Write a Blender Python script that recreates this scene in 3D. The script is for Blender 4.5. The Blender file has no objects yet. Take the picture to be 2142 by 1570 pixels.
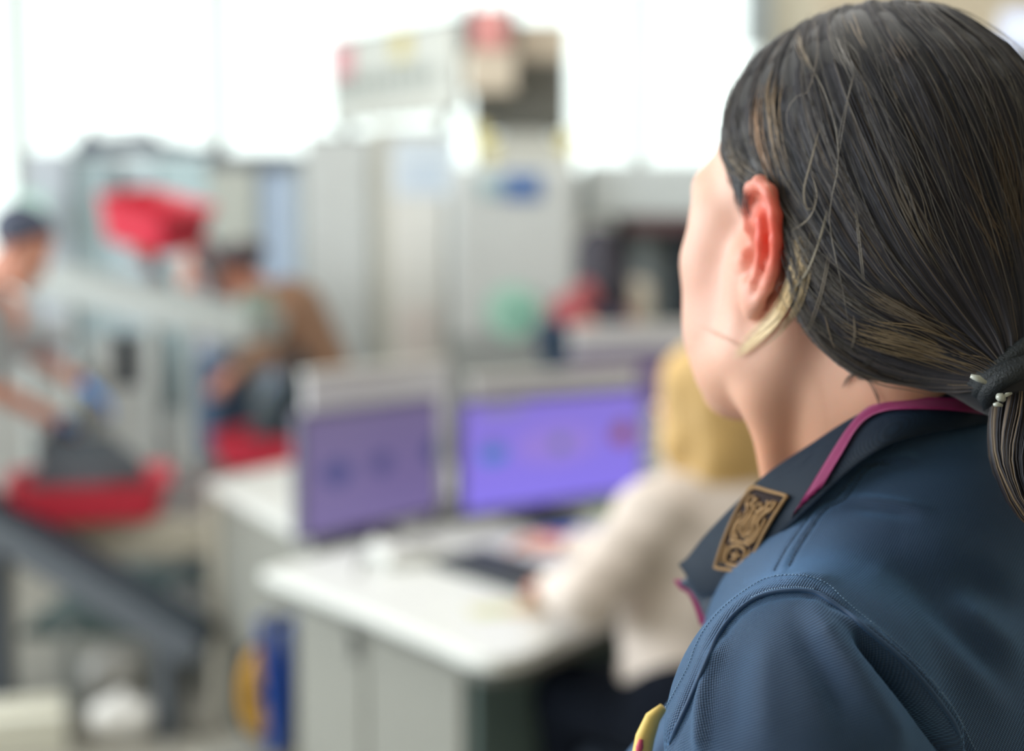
import bpy, bmesh, math, random
import numpy as np
from mathutils import Vector, Matrix
from mathutils.bvhtree import BVHTree

random.seed(7)
rng = np.random.default_rng(11)
PI = math.pi
scene = bpy.context.scene
COL = scene.collection

# ------------------------------------------------------------------ camera
W_PX, H_PX = 2142.0, 1570.0
FOC = 52.0
FPX = FOC / 36.0 * W_PX
PITCH = math.radians(5.3)
CAM = np.array([0.0, 0.0, 1.52])
cam_data = bpy.data.cameras.new('camera')
cam = bpy.data.objects.new('camera', cam_data)
COL.objects.link(cam)
cam.location = CAM
cam.rotation_euler = (PI / 2 - PITCH, 0, 0)
cam_data.lens = FOC
cam_data.sensor_width = 36.0
cam_data.clip_start = 0.05
cam_data.clip_end = 200
cam_data.dof.use_dof = True
cam_data.dof.focus_distance = 0.655
cam_data.dof.aperture_fstop = 3.2
scene.camera = cam

scene.view_settings.view_transform = 'Standard'
scene.view_settings.look = 'None'
scene.view_settings.gamma = 1.0
scene.view_settings.use_curve_mapping = False
scene.view_settings.exposure = 0.0
scene.cycles.max_bounces = 8
scene.cycles.transparent_max_bounces = 12
scene.cycles.sample_clamp_indirect = 6.0
scene.cycles.use_denoising = True

world = bpy.data.worlds.new('overcast_sky')
scene.world = world
world.use_nodes = True
bgn = world.node_tree.nodes['Background']
bgn.inputs['Color'].default_value = (0.93, 1.0, 0.97, 1)
bgn.inputs['Strength'].default_value = 2.1


def area_light(name, loc, target, size, energy, color=(1, 1, 1), size_y=None):
    d = bpy.data.lights.new(name, 'AREA')
    d.energy = energy
    d.color = color
    d.size = size
    if size_y:
        d.shape = 'RECTANGLE'
        d.size_y = size_y
    o = bpy.data.objects.new(name, d)
    COL.objects.link(o)
    o.location = loc
    o.rotation_euler = (Vector(target) - Vector(loc)).to_track_quat('-Z', 'Y').to_euler()
    return o


# daylight pouring through the tall side glazing, and an added fill light below the ceiling
area_light('side_glazing_daylight', (-5.6, 2.5, 2.6), (0.2, 1.0, 1.3), 6.0, 400, (0.93, 0.97, 1.0), 3.0)
area_light('ceiling_fill_light', (0.5, 3.6, 3.9), (0.3, 3.6, 0), 5.0, 150, (1.0, 0.98, 0.94), 5.0)

# ------------------------------------------------------------------ pixels <-> space
_F = np.array([0, math.cos(PITCH), -math.sin(PITCH)])
_U = np.array([0, math.sin(PITCH), math.cos(PITCH)])
_R = np.array([1.0, 0, 0])


def ray(px, py):
    return _F + (px - W_PX / 2) / FPX * _R + (H_PX / 2 - py) / FPX * _U


def P(px, py, d):
    return CAM + ray(px, py) * d


def G(px, py, h):
    r = ray(px, py)
    return CAM + r * ((h - CAM[2]) / r[2])


def pix(v):
    q = np.asarray(v) - CAM
    z = q @ _F
    return W_PX / 2 + (q @ _R) / z * FPX, H_PX / 2 - (q @ _U) / z * FPX


# ------------------------------------------------------------------ materials
def lin(c):
    if isinstance(c, str):
        c = tuple(int(c[i:i + 2], 16) for i in (0, 2, 4))
    return tuple(((x / 255) / 12.92 if x / 255 <= 0.04045 else ((x / 255 + 0.055) / 1.055) ** 2.4) for x in c)


_mats = {}


def mat(name, c, rough=0.5, metal=0.0, noise=0.0, nscale=8.0, bump=0.0, bscale=60.0, sheen=0.0, emit=None, estr=0.0,
        trans=0.0, alpha=1.0, sss=0.0, spec=0.5):
    if name in _mats:
        return _mats[name]
    m = bpy.data.materials.new(name)
    m.use_nodes = True
    nt = m.node_tree
    b = nt.nodes['Principled BSDF']
    c = lin(c)
    b.inputs['Base Color'].default_value = (*c, 1)
    b.inputs['Roughness'].default_value = rough
    b.inputs['Metallic'].default_value = metal
    b.inputs['Specular IOR Level'].default_value = spec
    b.inputs['Sheen Weight'].default_value = sheen
    b.inputs['Transmission Weight'].default_value = trans
    b.inputs['Alpha'].default_value = alpha
    tc = nt.nodes.new('ShaderNodeTexCoord')
    nz = nt.nodes.new('ShaderNodeTexNoise')
    nz.inputs['Scale'].default_value = nscale
    nz.inputs['Detail'].default_value = 4
    nt.links.new(tc.outputs['Object'], nz.inputs['Vector'])
    mx = nt.nodes.new('ShaderNodeMix')
    mx.data_type = 'RGBA'
    k = max(noise, 0.04)
    mx.inputs['A'].default_value = (*[x * (1 - k) for x in c], 1)
    mx.inputs['B'].default_value = (*[min(1, x * (1 + k)) for x in c], 1)
    nt.links.new(nz.outputs['Fac'], mx.inputs['Factor'])
    nt.links.new(mx.outputs['Result'], b.inputs['Base Color'])
    if bump:
        n2 = nt.nodes.new('ShaderNodeTexNoise')
        n2.inputs['Scale'].default_value = bscale
        nt.links.new(tc.outputs['Object'], n2.inputs['Vector'])
        bp = nt.nodes.new('ShaderNodeBump')
        bp.inputs['Strength'].default_value = bump
        bp.inputs['Distance'].default_value = 0.01
        nt.links.new(n2.outputs['Fac'], bp.inputs['Height'])
        nt.links.new(bp.outputs['Normal'], b.inputs['Normal'])
    if emit:
        b.inputs['Emission Color'].default_value = (*lin(emit), 1)
        b.inputs['Emission Strength'].default_value = estr
    _mats[name] = m
    return m


# ------------------------------------------------------------------ object helpers
def link(o, parent=None):
    COL.objects.link(o)
    if parent is not None:
        o.parent = parent
    return o


def tag(o, label=None, cat=None, group=None, kind=None):
    if label:
        o['label'] = label
    if cat:
        o['category'] = cat
    if group:
        o['group'] = group
    if kind:
        o['kind'] = kind
    return o


def thing(name, label, cat, loc=(0, 0, 0), rz=0.0, group=None):
    o = bpy.data.objects.new(name, None)
    o.empty_display_size = 0.05
    COL.objects.link(o)
    o.location = loc
    o.rotation_euler = (0, 0, rz)
    return tag(o, label, cat, group)


def mesh_obj(name, verts, faces, m, parent=None, smooth=True, world_space=False):
    me = bpy.data.meshes.new(name)
    verts = np.asarray(verts, dtype=np.float64)
    me.from_pydata(verts.tolist(), [], faces if isinstance(faces, list) else faces.tolist())
    me.materials.append(m)
    if smooth:
        me.polygons.foreach_set('use_smooth', [True] * len(me.polygons))
    me.update()
    return link(bpy.data.objects.new(name, me), parent)


class MB:
    """collects boxes, bars, tubes and lathes into one bmesh"""

    def __init__(self):
        self.bm = bmesh.new()

    def box(self, c, s, rz=0.0, bevel=0.0, rx=0.0, ry=0.0):
        r = bmesh.ops.create_cube(self.bm, size=1.0)
        vs = r['verts']
        M = Matrix.Translation(Vector(c)) @ Matrix.Rotation(rz, 4, 'Z') @ Matrix.Rotation(ry, 4, 'Y') @ Matrix.Rotation(rx, 4, 'X') @ Matrix.Diagonal((*s, 1))
        bmesh.ops.transform(self.bm, matrix=M, verts=vs)
        if bevel > 0:
            es = list({e for v in vs for e in v.link_edges})
            bmesh.ops.bevel(self.bm, geom=es, offset=bevel, segments=2, affect='EDGES', profile=0.5)
        return self

    def prism(self, pts, z0, z1, bevel=0.0):
        b = [self.bm.verts.new((x, y, z0)) for x, y in pts]
        t = [self.bm.verts.new((x, y, z1)) for x, y in pts]
        n = len(pts)
        fs = [self.bm.faces.new(list(reversed(b))), self.bm.faces.new(t)]
        for i in range(n):
            fs.append(self.bm.faces.new((b[i], b[(i + 1) % n], t[(i + 1) % n], t[i])))
        bmesh.ops.recalc_face_normals(self.bm, faces=fs)
        if bevel:
            es = [e for e in fs[1].edges]
            bmesh.ops.bevel(self.bm, geom=es, offset=bevel, segments=2, affect='EDGES', profile=0.5)
        return self

    def tube(self, pts, r, n=8, cap=True, flat=1.0):
        pts = [Vector(p) for p in pts]
        rs = r if hasattr(r, '__len__') else [r] * len(pts)
        rings = []
        up = None
        for i, p in enumerate(pts):
            a = pts[max(i - 1, 0)]
            c = pts[min(i + 1, len(pts) - 1)]
            t = (c - a).normalized()
            if up is None:
                up = t.orthogonal().normalized()
            up = (up - t * up.dot(t))
            up = up.normalized() if up.length > 1e-6 else t.orthogonal().normalized()
            s = t.cross(up)
            rings.append([self.bm.verts.new(p + (up * math.cos(2 * PI * k / n) + s * flat * math.sin(2 * PI * k / n)) * rs[i]) for k in range(n)])
        for a, b in zip(rings[:-1], rings[1:]):
            for k in range(n):
                self.bm.faces.new((a[k], a[(k + 1) % n], b[(k + 1) % n], b[k]))
        if cap:
            self.bm.faces.new(list(reversed(rings[0])))
            self.bm.faces.new(rings[-1])
        return self

    def lathe(self, prof, c=(0, 0, 0), n=24, axis='Z'):
        rings = []
        for r, z in prof:
            ring = []
            for k in range(n):
                a = 2 * PI * k / n
                v = (r * math.cos(a), r * math.sin(a), z)
                if axis == 'Y':
                    v = (v[0], v[2], v[1])
                elif axis == 'X':
                    v = (v[2], v[0], v[1])
                ring.append(self.bm.verts.new(Vector(v) + Vector(c)))
            rings.append(ring)
        fs = []
        for a, b in zip(rings[:-1], rings[1:]):
            for k in range(n):
                fs.append(self.bm.faces.new((a[k], a[(k + 1) % n], b[(k + 1) % n], b[k])))
        if prof[0][0] > 1e-5:
            fs.append(self.bm.faces.new(list(reversed(rings[0]))))
        if prof[-1][0] > 1e-5:
            fs.append(self.bm.faces.new(rings[-1]))
        bmesh.ops.recalc_face_normals(self.bm, faces=fs)
        return self

    def sheet(self, grid, thick=0.0):
        """grid[i][j] of points -> quads (closed into a solid when thick)"""
        vs = [[self.bm.verts.new(Vector(p)) for p in row] for row in grid]
        for i in range(len(vs) - 1):
            for j in range(len(vs[0]) - 1):
                self.bm.faces.new((vs[i][j], vs[i][j + 1], vs[i + 1][j + 1], vs[i + 1][j]))
        if thick:
            bmesh.ops.solidify(self.bm, geom=self.bm.faces[:], thickness=thick)
        return self

    def build(self, name, m, parent=None, smooth=False):
        me = bpy.data.meshes.new(name)
        self.bm.to_mesh(me)
        self.bm.free()
        me.materials.append(m)
        if smooth:
            me.polygons.foreach_set('use_smooth', [True] * len(me.polygons))
        return link(bpy.data.objects.new(name, me), parent)


def copy_tree(o, parent=None):
    kids = list(o.children)
    c = o.copy()
    COL.objects.link(c)
    c.parent = parent
    for k in kids:
        copy_tree(k, c)
    return c


def spline(pts, n):
    """Catmull-Rom through pts, resampled to n points evenly by arc length"""
    p = np.asarray(pts, float)
    q = np.vstack([2 * p[0] - p[1], p, 2 * p[-1] - p[-2]])
    out = []
    for i in range(len(p) - 1):
        t = np.linspace(0, 1, 12, endpoint=False)[:, None]
        a, b, c, d = q[i], q[i + 1], q[i + 2], q[i + 3]
        out.append(0.5 * ((2 * b) + (-a + c) * t + (2 * a - 5 * b + 4 * c - d) * t ** 2 + (-a + 3 * b - 3 * c + d) * t ** 3))
    out = np.vstack(out + [p[-1:]])
    s = np.r_[0, np.cumsum(np.linalg.norm(np.diff(out, axis=0), axis=1))]
    u = np.linspace(0, s[-1], n)
    return np.stack([np.interp(u, s, out[:, k]) for k in range(p.shape[1])], 1)


# ------------------------------------------------------------------ implicit body modelling
class SDF:
    def __init__(self, lo, hi, h):
        self.lo = np.array(lo, float)
        self.h = h
        self.n = np.ceil((np.array(hi) - self.lo) / h).astype(int) + 1
        self.g = np.full(self.n, 0.2, np.float32)

    def _sl(self, lo, hi):
        a = np.clip(np.floor((lo - self.lo) / self.h).astype(int), 0, self.n)
        b = np.clip(np.ceil((hi - self.lo) / self.h).astype(int) + 1, 0, self.n)
        if (b <= a).any():
            return None
        ax = [(self.lo[i] + self.h * np.arange(a[i], b[i])).astype(np.float32) for i in range(3)]
        sl = tuple(slice(a[i], b[i]) for i in range(3))
        return sl, ax[0][:, None, None], ax[1][None, :, None], ax[2][None, None, :]

    def _comb(self, sl, d, k, sub):
        g = self.g[sl]
        if sub:
            d = -d
            if k > 0:
                h = np.maximum(k - np.abs(g - d), 0) / k
                self.g[sl] = np.maximum(g, d) + h * h * k * 0.25
            else:
                self.g[sl] = np.maximum(g, d)
        else:
            if k > 0:
                h = np.maximum(k - np.abs(g - d), 0) / k
                self.g[sl] = np.minimum(g, d) - h * h * k * 0.25
            else:
                self.g[sl] = np.minimum(g, d)

    def cone(self, a, b, ra, rb=None, k=0.0, sub=False):
        rb = ra if rb is None else rb
        a = np.asarray(a, float)
        b = np.asarray(b, float)
        pad = max(ra, rb) + k + 3 * self.h
        s = self._sl(np.minimum(a, b) - pad, np.maximum(a, b) + pad)
        if s is None:
            return self
        sl, X, Y, Z = s
        ab = b - a
        L = max(ab @ ab, 1e-12)
        t = np.clip(((X - a[0]) * ab[0] + (Y - a[1]) * ab[1] + (Z - a[2]) * ab[2]) / L, 0, 1)
        d = np.sqrt((X - a[0] - ab[0] * t) ** 2 + (Y - a[1] - ab[1] * t) ** 2 + (Z - a[2] - ab[2] * t) ** 2) - (ra + (rb - ra) * t)
        self._comb(sl, d, k, sub)
        return self

    def chain(self, pts, rs, k=0.0, sub=False):
        rs = rs if hasattr(rs, '__len__') else [rs] * len(pts)
        for i in range(len(pts) - 1):
            self.cone(pts[i], pts[i + 1], rs[i], rs[i + 1], k, sub)
        return self

    def ell(self, c, r, R=None, k=0.0, sub=False):
        c = np.asarray(c, float)
        r = np.asarray(r, float) if hasattr(r, '__len__') else np.full(3, float(r))
        R = np.eye(3) if R is None else R
        pad = r.max() + k + 3 * self.h
        s = self._sl(c - pad, c + pad)
        if s is None:
            return self
        sl, X, Y, Z = s
        x, y, z = X - c[0], Y - c[1], Z - c[2]
        q = [x * R[0, i] + y * R[1, i] + z * R[2, i] for i in range(3)]
        k0 = np.sqrt(sum((q[i] / r[i]) ** 2 for i in range(3)))
        k1 = np.sqrt(sum((q[i] / r[i] ** 2) ** 2 for i in range(3))) + 1e-9
        d = k0 * (k0 - 1.0) / k1
        self._comb(sl, d, k, sub)
        return self

    def cut(self, c, n):
        """keep the side that n points away from"""
        c = np.asarray(c, float)
        n = np.asarray(n, float) / np.linalg.norm(n)
        sl, X, Y, Z = self._sl(self.lo, self.lo + self.h * self.n)
        d = (X - c[0]) * n[0] + (Y - c[1]) * n[1] + (Z - c[2]) * n[2]
        self.g[sl] = np.maximum(self.g[sl], d)
        return self

    def mesh(self):
        """surface nets"""
        g = self.g
        g[0], g[-1], g[:, 0], g[:, -1], g[:, :, 0], g[:, :, -1] = (0.1,) * 6
        ins = g < 0
        cnt = np.zeros(np.array(g.shape) - 1, np.int8)
        for i in (0, 1):
            for j in (0, 1):
                for k in (0, 1):
                    cnt += ins[i:ins.shape[0] - 1 + i, j:ins.shape[1] - 1 + j, k:ins.shape[2] - 1 + k]
        act = np.argwhere((cnt > 0) & (cnt < 8))
        idx = np.full(cnt.shape, -1, np.int32)
        idx[tuple(act.T)] = np.arange(len(act))
        pos = np.zeros((len(act), 3))
        num = np.zeros(len(act))
        cor = [(i, j, k) for i in (0, 1) for j in (0, 1) for k in (0, 1)]
        for a in cor:
            for ax in range(3):
                if a[ax]:
                    continue
                b = list(a)
                b[ax] = 1
                va = g[act[:, 0] + a[0], act[:, 1] + a[1], act[:, 2] + a[2]].astype(float)
                vb = g[act[:, 0] + b[0], act[:, 1] + b[1], act[:, 2] + b[2]].astype(float)
                m = (va < 0) != (vb < 0)
                t = np.where(m, va / np.where(m, va - vb, 1), 0)
                p = np.tile(np.array(a, float), (len(act), 1))
                p[:, ax] = t
                pos += p * m[:, None]
                num += m
        V = self.lo + self.h * (act + pos / num[:, None])
        faces = []
        for ax in range(3):
            o1, o2 = [(1, 2), (2, 0), (0, 1)][ax]
            A = ins.take(range(0, ins.shape[ax] - 1), ax)
            B = ins.take(range(1, ins.shape[ax]), ax)
            e = np.argwhere(A != B)
            e = e[(e[:, o1] > 0) & (e[:, o2] > 0) & (e[:, o1] < cnt.shape[o1]) & (e[:, o2] < cnt.shape[o2])]
            fl = A[tuple(e.T)]
            q = []
            for d1, d2 in ((-1, -1), (0, -1), (0, 0), (-1, 0)):
                c = e.copy()
                c[:, o1] += d1
                c[:, o2] += d2
                q.append(idx[tuple(c.T)])
            q = np.stack(q, 1)
            q[~fl] = q[~fl][:, ::-1]
            faces.append(q)
        Fc = np.vstack(faces)
        return V, Fc[(Fc >= 0).all(1)]


def quad_mesh(name, V, Fq, m, parent=None, smooth=True):
    me = bpy.data.meshes.new(name)
    me.vertices.add(len(V))
    me.vertices.foreach_set('co', np.asarray(V, np.float32).ravel())
    me.loops.add(Fq.size)
    me.loops.foreach_set('vertex_index', np.asarray(Fq, np.int32).ravel())
    me.polygons.add(len(Fq))
    me.polygons.foreach_set('loop_start', np.arange(0, Fq.size, Fq.shape[1], dtype=np.int32))
    me.materials.append(m)
    me.update(calc_edges=True)
    me.validate()
    if smooth:
        me.polygons.foreach_set('use_smooth', [True] * len(me.polygons))
    return link(bpy.data.objects.new(name, me), parent)


def relax(V, Fq, it=1, lam=0.5):
    V = V.copy()
    for _ in range(it):
        n = Fq.shape[1]
        a = np.concatenate([Fq[:, i] for i in range(n)] + [Fq[:, (i + 1) % n] for i in range(n)])
        b = np.concatenate([Fq[:, (i + 1) % n] for i in range(n)] + [Fq[:, i] for i in range(n)])
        cn = np.bincount(a, minlength=len(V)).astype(float)
        acc = np.stack([np.bincount(a, weights=V[b, c], minlength=len(V)) for c in range(3)], 1)
        V += lam * (acc / np.maximum(cn, 1)[:, None] - V)
    return V


def normals(V, Fq):
    a, b, c = V[Fq[:, 0]], V[Fq[:, 1]], V[Fq[:, 2]]
    d = V[Fq[:, -1]]
    fn = np.cross(c - a, d - b) if Fq.shape[1] == 4 else np.cross(b - a, c - a)
    f = Fq.T.ravel()
    w = np.tile(fn, (Fq.shape[1], 1))
    N = np.stack([np.bincount(f, weights=w[:, c], minlength=len(V)) for c in range(3)], 1)
    return N / np.maximum(np.linalg.norm(N, axis=1), 1e-12)[:, None]


def subdivide(V, Fq):
    """one linear split of quads"""
    E = np.vstack([np.stack([Fq[:, i], Fq[:, (i + 1) % 4]], 1) for i in range(4)])
    E.sort(axis=1)
    U, inv = np.unique(E, axis=0, return_inverse=True)
    inv = inv.reshape(4, -1).T + len(V)
    em = (V[U[:, 0]] + V[U[:, 1]]) / 2
    fc = V[Fq].mean(1)
    fi = np.arange(len(Fq)) + len(V) + len(U)
    V2 = np.vstack([V, em, fc])
    Q = np.vstack([np.stack([Fq[:, i], inv[:, i], fi, inv[:, i - 1]], 1) for i in range(4)])
    return V2, Q


def poly_dist(px, py, pts):
    """distance in pixels to a polyline, parameter along it 0..1, and side"""
    pts = np.asarray(pts, float)
    best = np.full(len(px), 1e9)
    par = np.zeros(len(px))
    side = np.zeros(len(px))
    sl = np.r_[0, np.cumsum(np.linalg.norm(np.diff(pts, axis=0), axis=1))]
    for i in range(len(pts) - 1):
        a, b = pts[i], pts[i + 1]
        ab = b - a
        L = ab @ ab
        t = np.clip(((px - a[0]) * ab[0] + (py - a[1]) * ab[1]) / L, 0, 1)
        dx, dy = px - a[0] - ab[0] * t, py - a[1] - ab[1] * t
        d = np.hypot(dx, dy)
        m = d < best
        best[m] = d[m]
        par[m] = ((sl[i] + t * math.sqrt(L)) / sl[-1])[m]
        side[m] = np.sign(ab[0] * dy - ab[1] * dx)[m]
    return best, par, side
# ================================================================== THE SETTING
M_floor = mat('polished_floor', 'a09d94', 0.28, noise=0.12, nscale=1.2)
M_wallb = mat('beige_wall', 'cfc3ad', 0.8)
M_mull = mat('pale_frame', 'f2f7f8', 0.6)
M_ceil = mat('ceiling_paint', 'c9c5b8', 0.9)

MB().box((0, 4, -0.05), (17, 20, 0.1)).build('floor', M_floor)['kind'] = 'structure'
MB().box((0, 4, 4.45), (17, 20, 0.1)).build('ceiling', M_ceil)['kind'] = 'structure'
MB().box((8.1, 4, 2.2), (0.2, 20, 4.6)).build('wall_right', M_wallb)['kind'] = 'structure'
MB().box((0, -4.9, 2.2), (16.4, 0.2, 4.6)).build('wall_back', M_wallb)['kind'] = 'structure'

gm = bpy.data.materials.new('window_glass')
gm.use_nodes = True
nt = gm.node_tree
nt.nodes.clear()
o_ = nt.nodes.new('ShaderNodeOutputMaterial')
mxs = nt.nodes.new('ShaderNodeMixShader')
tr = nt.nodes.new('ShaderNodeBsdfTransparent')
tr.inputs['Color'].default_value = (0.97, 0.99, 0.985, 1)
gl = nt.nodes.new('ShaderNodeBsdfGlossy')
gl.inputs['Roughness'].default_value = 0.05
fr = nt.nodes.new('ShaderNodeFresnel')
fr.inputs['IOR'].default_value = 1.45
nt.links.new(fr.outputs[0], mxs.inputs[0])
nt.links.new(tr.outputs[0], mxs.inputs[1])
nt.links.new(gl.outputs[0], mxs.inputs[2])
nt.links.new(mxs.outputs[0], o_.inputs['Surface'])

# the far glazed front: bays between pale mullions
YF = 12.0
bays = [(-8.0, -5.2), (-5.2, -3.95), (-3.95, -2.35), (-2.35, 1.02), (1.02, 2.05), (2.05, 4.9), (4.9, 8.0)]
for i, (a, b) in enumerate(bays):
    w = thing('window_%d' % (i + 1), None, None, ((a + b) / 2, YF, 0))
    w['kind'] = 'structure'
    hw = (b - a) / 2
    MB().box((0, 0, 2.3), (b - a - 0.10, 0.02, 3.9)).build('glass_pane', gm, w)
    f = MB()
    for s in (-1, 1):
        f.box((s * (hw - 0.03), 0, 2.3), (0.06, 0.05, 4.1))
    f.box((0, 0, 0.3), (b - a, 0.12, 0.12)).box((0, 0, 4.3), (b - a, 0.12, 0.16))
    f.build('window_frame', M_mull, w)
# the glazed left side
for i in range(6):
    y0 = -4.6 + i * 2.75
    w = thing('window_%d' % (i + 8), None, None, (-8.05, y0 + 1.37, 0))
    w['kind'] = 'structure'
    MB().box((0, 0, 2.3), (0.02, 2.6, 3.9)).build('glass_pane', gm, w)
    f = MB()
    for s in (-1, 1):
        f.box((0, s * 1.33, 2.3), (0.12, 0.09, 4.1))
    f.box((0, 0, 0.3), (0.12, 2.75, 0.12)).box((0, 0, 4.3), (0.12, 2.75, 0.16))
    f.build('window_frame', M_mull, w)
# beige bulkhead under the ceiling at the right, with a cold-lit opening in it
MB().box((4.7, 7.6, 3.39), (6.6, 1.4, 2.0)).build('trim_1', M_wallb)['kind'] = 'structure'
# ================================================================== THE OFFICER IN FRONT
TH = math.radians(36)                      # the head is turned 36 degrees off the line of sight
HP = math.radians(-5)
hl = np.array([-math.cos(TH), -math.sin(TH), 0.0])
hf0 = np.array([-math.sin(TH), math.cos(TH), 0.0])
hf = hf0 * math.cos(HP) + np.array([0, 0, -1.0]) * math.sin(HP)
hu = np.cross(hl, hf)
hu = hu if hu[2] > 0 else -hu
HR = np.stack([hl, hf, hu], 1)
HC = np.array([0.183, 0.800, 1.517])


def H(x, y, z):
    return HC + HR @ np.array([x, y, z], float)


def Hinv(V):
    return (np.asarray(V) - HC) @ HR


# torso frame: she stands nearly side-on and looks over her right
TT = math.radians(62)
tl = np.array([-math.cos(TT), -math.sin(TT), 0.0])
tf = np.array([-math.sin(TT), math.cos(TT), 0.0])
tu = np.array([0, 0, 1.0])
TR = np.stack([tl, tf, tu], 1)
TC = np.array([0.196, 0.80, 1.395])


def T(x, y, z):
    return TC + TR @ np.array([x, y, z], float)


officer = thing('person', 'woman officer in navy polo, dark hair in low ponytail, pink lanyard, in the foreground', 'person',
                (TC[0], TC[1], 0))
OFF = np.array([TC[0], TC[1], 0.0])

# ---- skin
sk = bpy.data.materials.new('officer_skin')
sk.use_nodes = True
nt = sk.node_tree
b = nt.nodes['Principled BSDF']
b.inputs['Roughness'].default_value = 0.48
b.inputs['Subsurface Weight'].default_value = 0.35
b.inputs['Subsurface Scale'].default_value = 0.012
b.inputs['Subsurface Radius'].default_value = (1.0, 0.35, 0.2)
at = nt.nodes.new('ShaderNodeAttribute')
at.attribute_name = 'tone'
tc = nt.nodes.new('ShaderNodeTexCoord')
nz = nt.nodes.new('ShaderNodeTexNoise')
nz.inputs['Scale'].default_value = 45
nz.inputs['Detail'].default_value = 6
mr = nt.nodes.new('ShaderNodeMapRange')
mr.inputs['To Min'].default_value = 0.93
mr.inputs['To Max'].default_value = 1.06
ml = nt.nodes.new('ShaderNodeVectorMath')
ml.operation = 'SCALE'
bp = nt.nodes.new('ShaderNodeBump')
bp.inputs['Strength'].default_value = 0.12
bp.inputs['Distance'].default_value = 0.001
n2 = nt.nodes.new('ShaderNodeTexNoise')
n2.inputs['Scale'].default_value = 420
for a_, b_ in ((tc.outputs['Object'], nz.inputs['Vector']), (nz.outputs['Fac'], mr.inputs['Value']),
               (at.outputs['Color'], ml.inputs[0]), (mr.outputs['Result'], ml.inputs['Scale']),
               (ml.outputs[0], b.inputs['Base Color']), (tc.outputs['Object'], n2.inputs['Vector']),
               (n2.outputs['Fac'], bp.inputs['Height']), (bp.outputs['Normal'], b.inputs['Normal'])):
    nt.links.new(a_, b_)


def head_prims(S, grow=0.0, k=0.02, face=True):
    """cranium and face in the head frame"""
    g = grow
    S.ell(H(0, -.015, .045), (.071 + g, .086 + g, .0735 + g), HR, k)
    S.ell(H(0, .030, .036), (.058 + g, .045 + g, .055 + g), HR, k)
    if not face:
        return S
    S.ell(H(0, .042, -.022), (.055, .046, .078), HR, k)
    for s in (-1, 1):
        S.ell(H(s * .043, .053, -.014), (.021, .025, .020), HR, .02)
        S.cone(H(s * .058, .008, -.012), H(s * .052, .020, -.060), .016, .014, .02)
        S.ell(H(s * .038, .049, -.052), (.022, .028, .032), HR, .02)
        S.chain([H(s * .053, .012, -.060), H(s * .040, .040, -.076), H(s * .016, .068, -.090)], [.013, .012, .014], .018)
        S.ell(H(s * .031, .065, .026), (.024, .014, .012), HR, .016)
        S.ell(H(s * .050, .048, .008), (.014, .018, .018), HR, .014)
    S.ell(H(0, .070, -.090), (.020, .016, .016), HR, .016)
    S.ell(H(0, .028, -.074), (.044, .048, .026), HR, .02)
    for s in (-1, 1):
        S.ell(H(s * .031, .097, .006), (.016, .014, .013), HR, .010, sub=True)
        S.ell(H(s * .031, .077, .005), .0125, HR, .003)
    S.chain([H(0, .084, .018), H(0, .092, .0), H(0, .102, -.028)], [.006, .006, .0080], .008)
    for s in (-1, 1):
        S.ell(H(s * .010, .094, -.032), (.007, .009, .006), HR, .004)
    S.chain([H(-.022, .080, -.058), H(-.008, .092, -.054), H(.008, .092, -.054), H(.022, .080, -.058)], [.003, .0055, .0055, .003], .005)
    S.chain([H(-.020, .080, -.063), H(0, .091, -.066), H(.020, .080, -.063)], [.003, .006, .003], .005)
    return S


def ear(S, s=1):
    """one ear in its own plane; a = backwards, b = up, n = off the head"""
    ph = math.radians(20)
    E0 = np.array([s * .071, .006, -.002])
    da = np.array([s * math.sin(ph), -math.cos(ph), 0.0])
    db = np.array([s * .10, -.10, 1.0])
    db /= np.linalg.norm(db)
    dn = np.array([s * math.cos(ph), math.sin(ph), -.08])
    dn /= np.linalg.norm(dn)

    def E(a_, b_, n_=0.0):
        return H(*(E0 + da * a_ + db * b_ + dn * n_))
    ER = HR @ np.stack([da, db, dn], 1)
    # back of the concha, plate and lobe
    S.ell(E(.010, .002, -.008), (.013, .020, .009), ER, .006)
    S.ell(E(.017, .006, .000), (.016, .027, .0042), ER, .004)
    S.ell(E(.009, -.026, .001), (.0085, .011, .0040), ER, .004)
    # helix
    hel = [(.007, .002, -.001), (.002, .010, .002), (.0015, .021, .004), (.007, .031, .005), (.017, .0345, .005), (.027, .030, .004),
           (.033, .019, .003), (.0345, .006, .002), (.032, -.007, .001), (.026, -.018, .001), (.018, -.027, .001), (.010, -.033, .001)]
    S.chain([E(*q) for q in hel], [.0022, .0028, .0030, .0034, .0038, .0038, .0036, .0032, .0030, .0030, .0032, .0040], .0022)
    # scapha groove and antihelix
    S.chain([E(.010, .024, .004), (E(.022, .024, .005)), E(.0275, .012, .004), E(.0275, .0, .003), E(.022, -.012, .003)], [.0022, .0026, .0024, .0024, .0018], .0015, sub=True)
    S.chain([E(.012, .014, .003), E(.020, .016, .004), E(.0225, .006, .0045), E(.0215, -.006, .004), E(.016, -.016, .0035)], [.0024, .0028, .0030, .0030, .0034], .0025)
    S.ell(E(.011, .000, .006), (.0085, .0125, .0085), ER, .003, sub=True)
    S.ell(E(.001, -.006, .002), (.0042, .0060, .0045), ER, .003)
    S.ell(E(.009, -.024, .0035), (.007, .008, .003), ER, .003)
    return E


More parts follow.
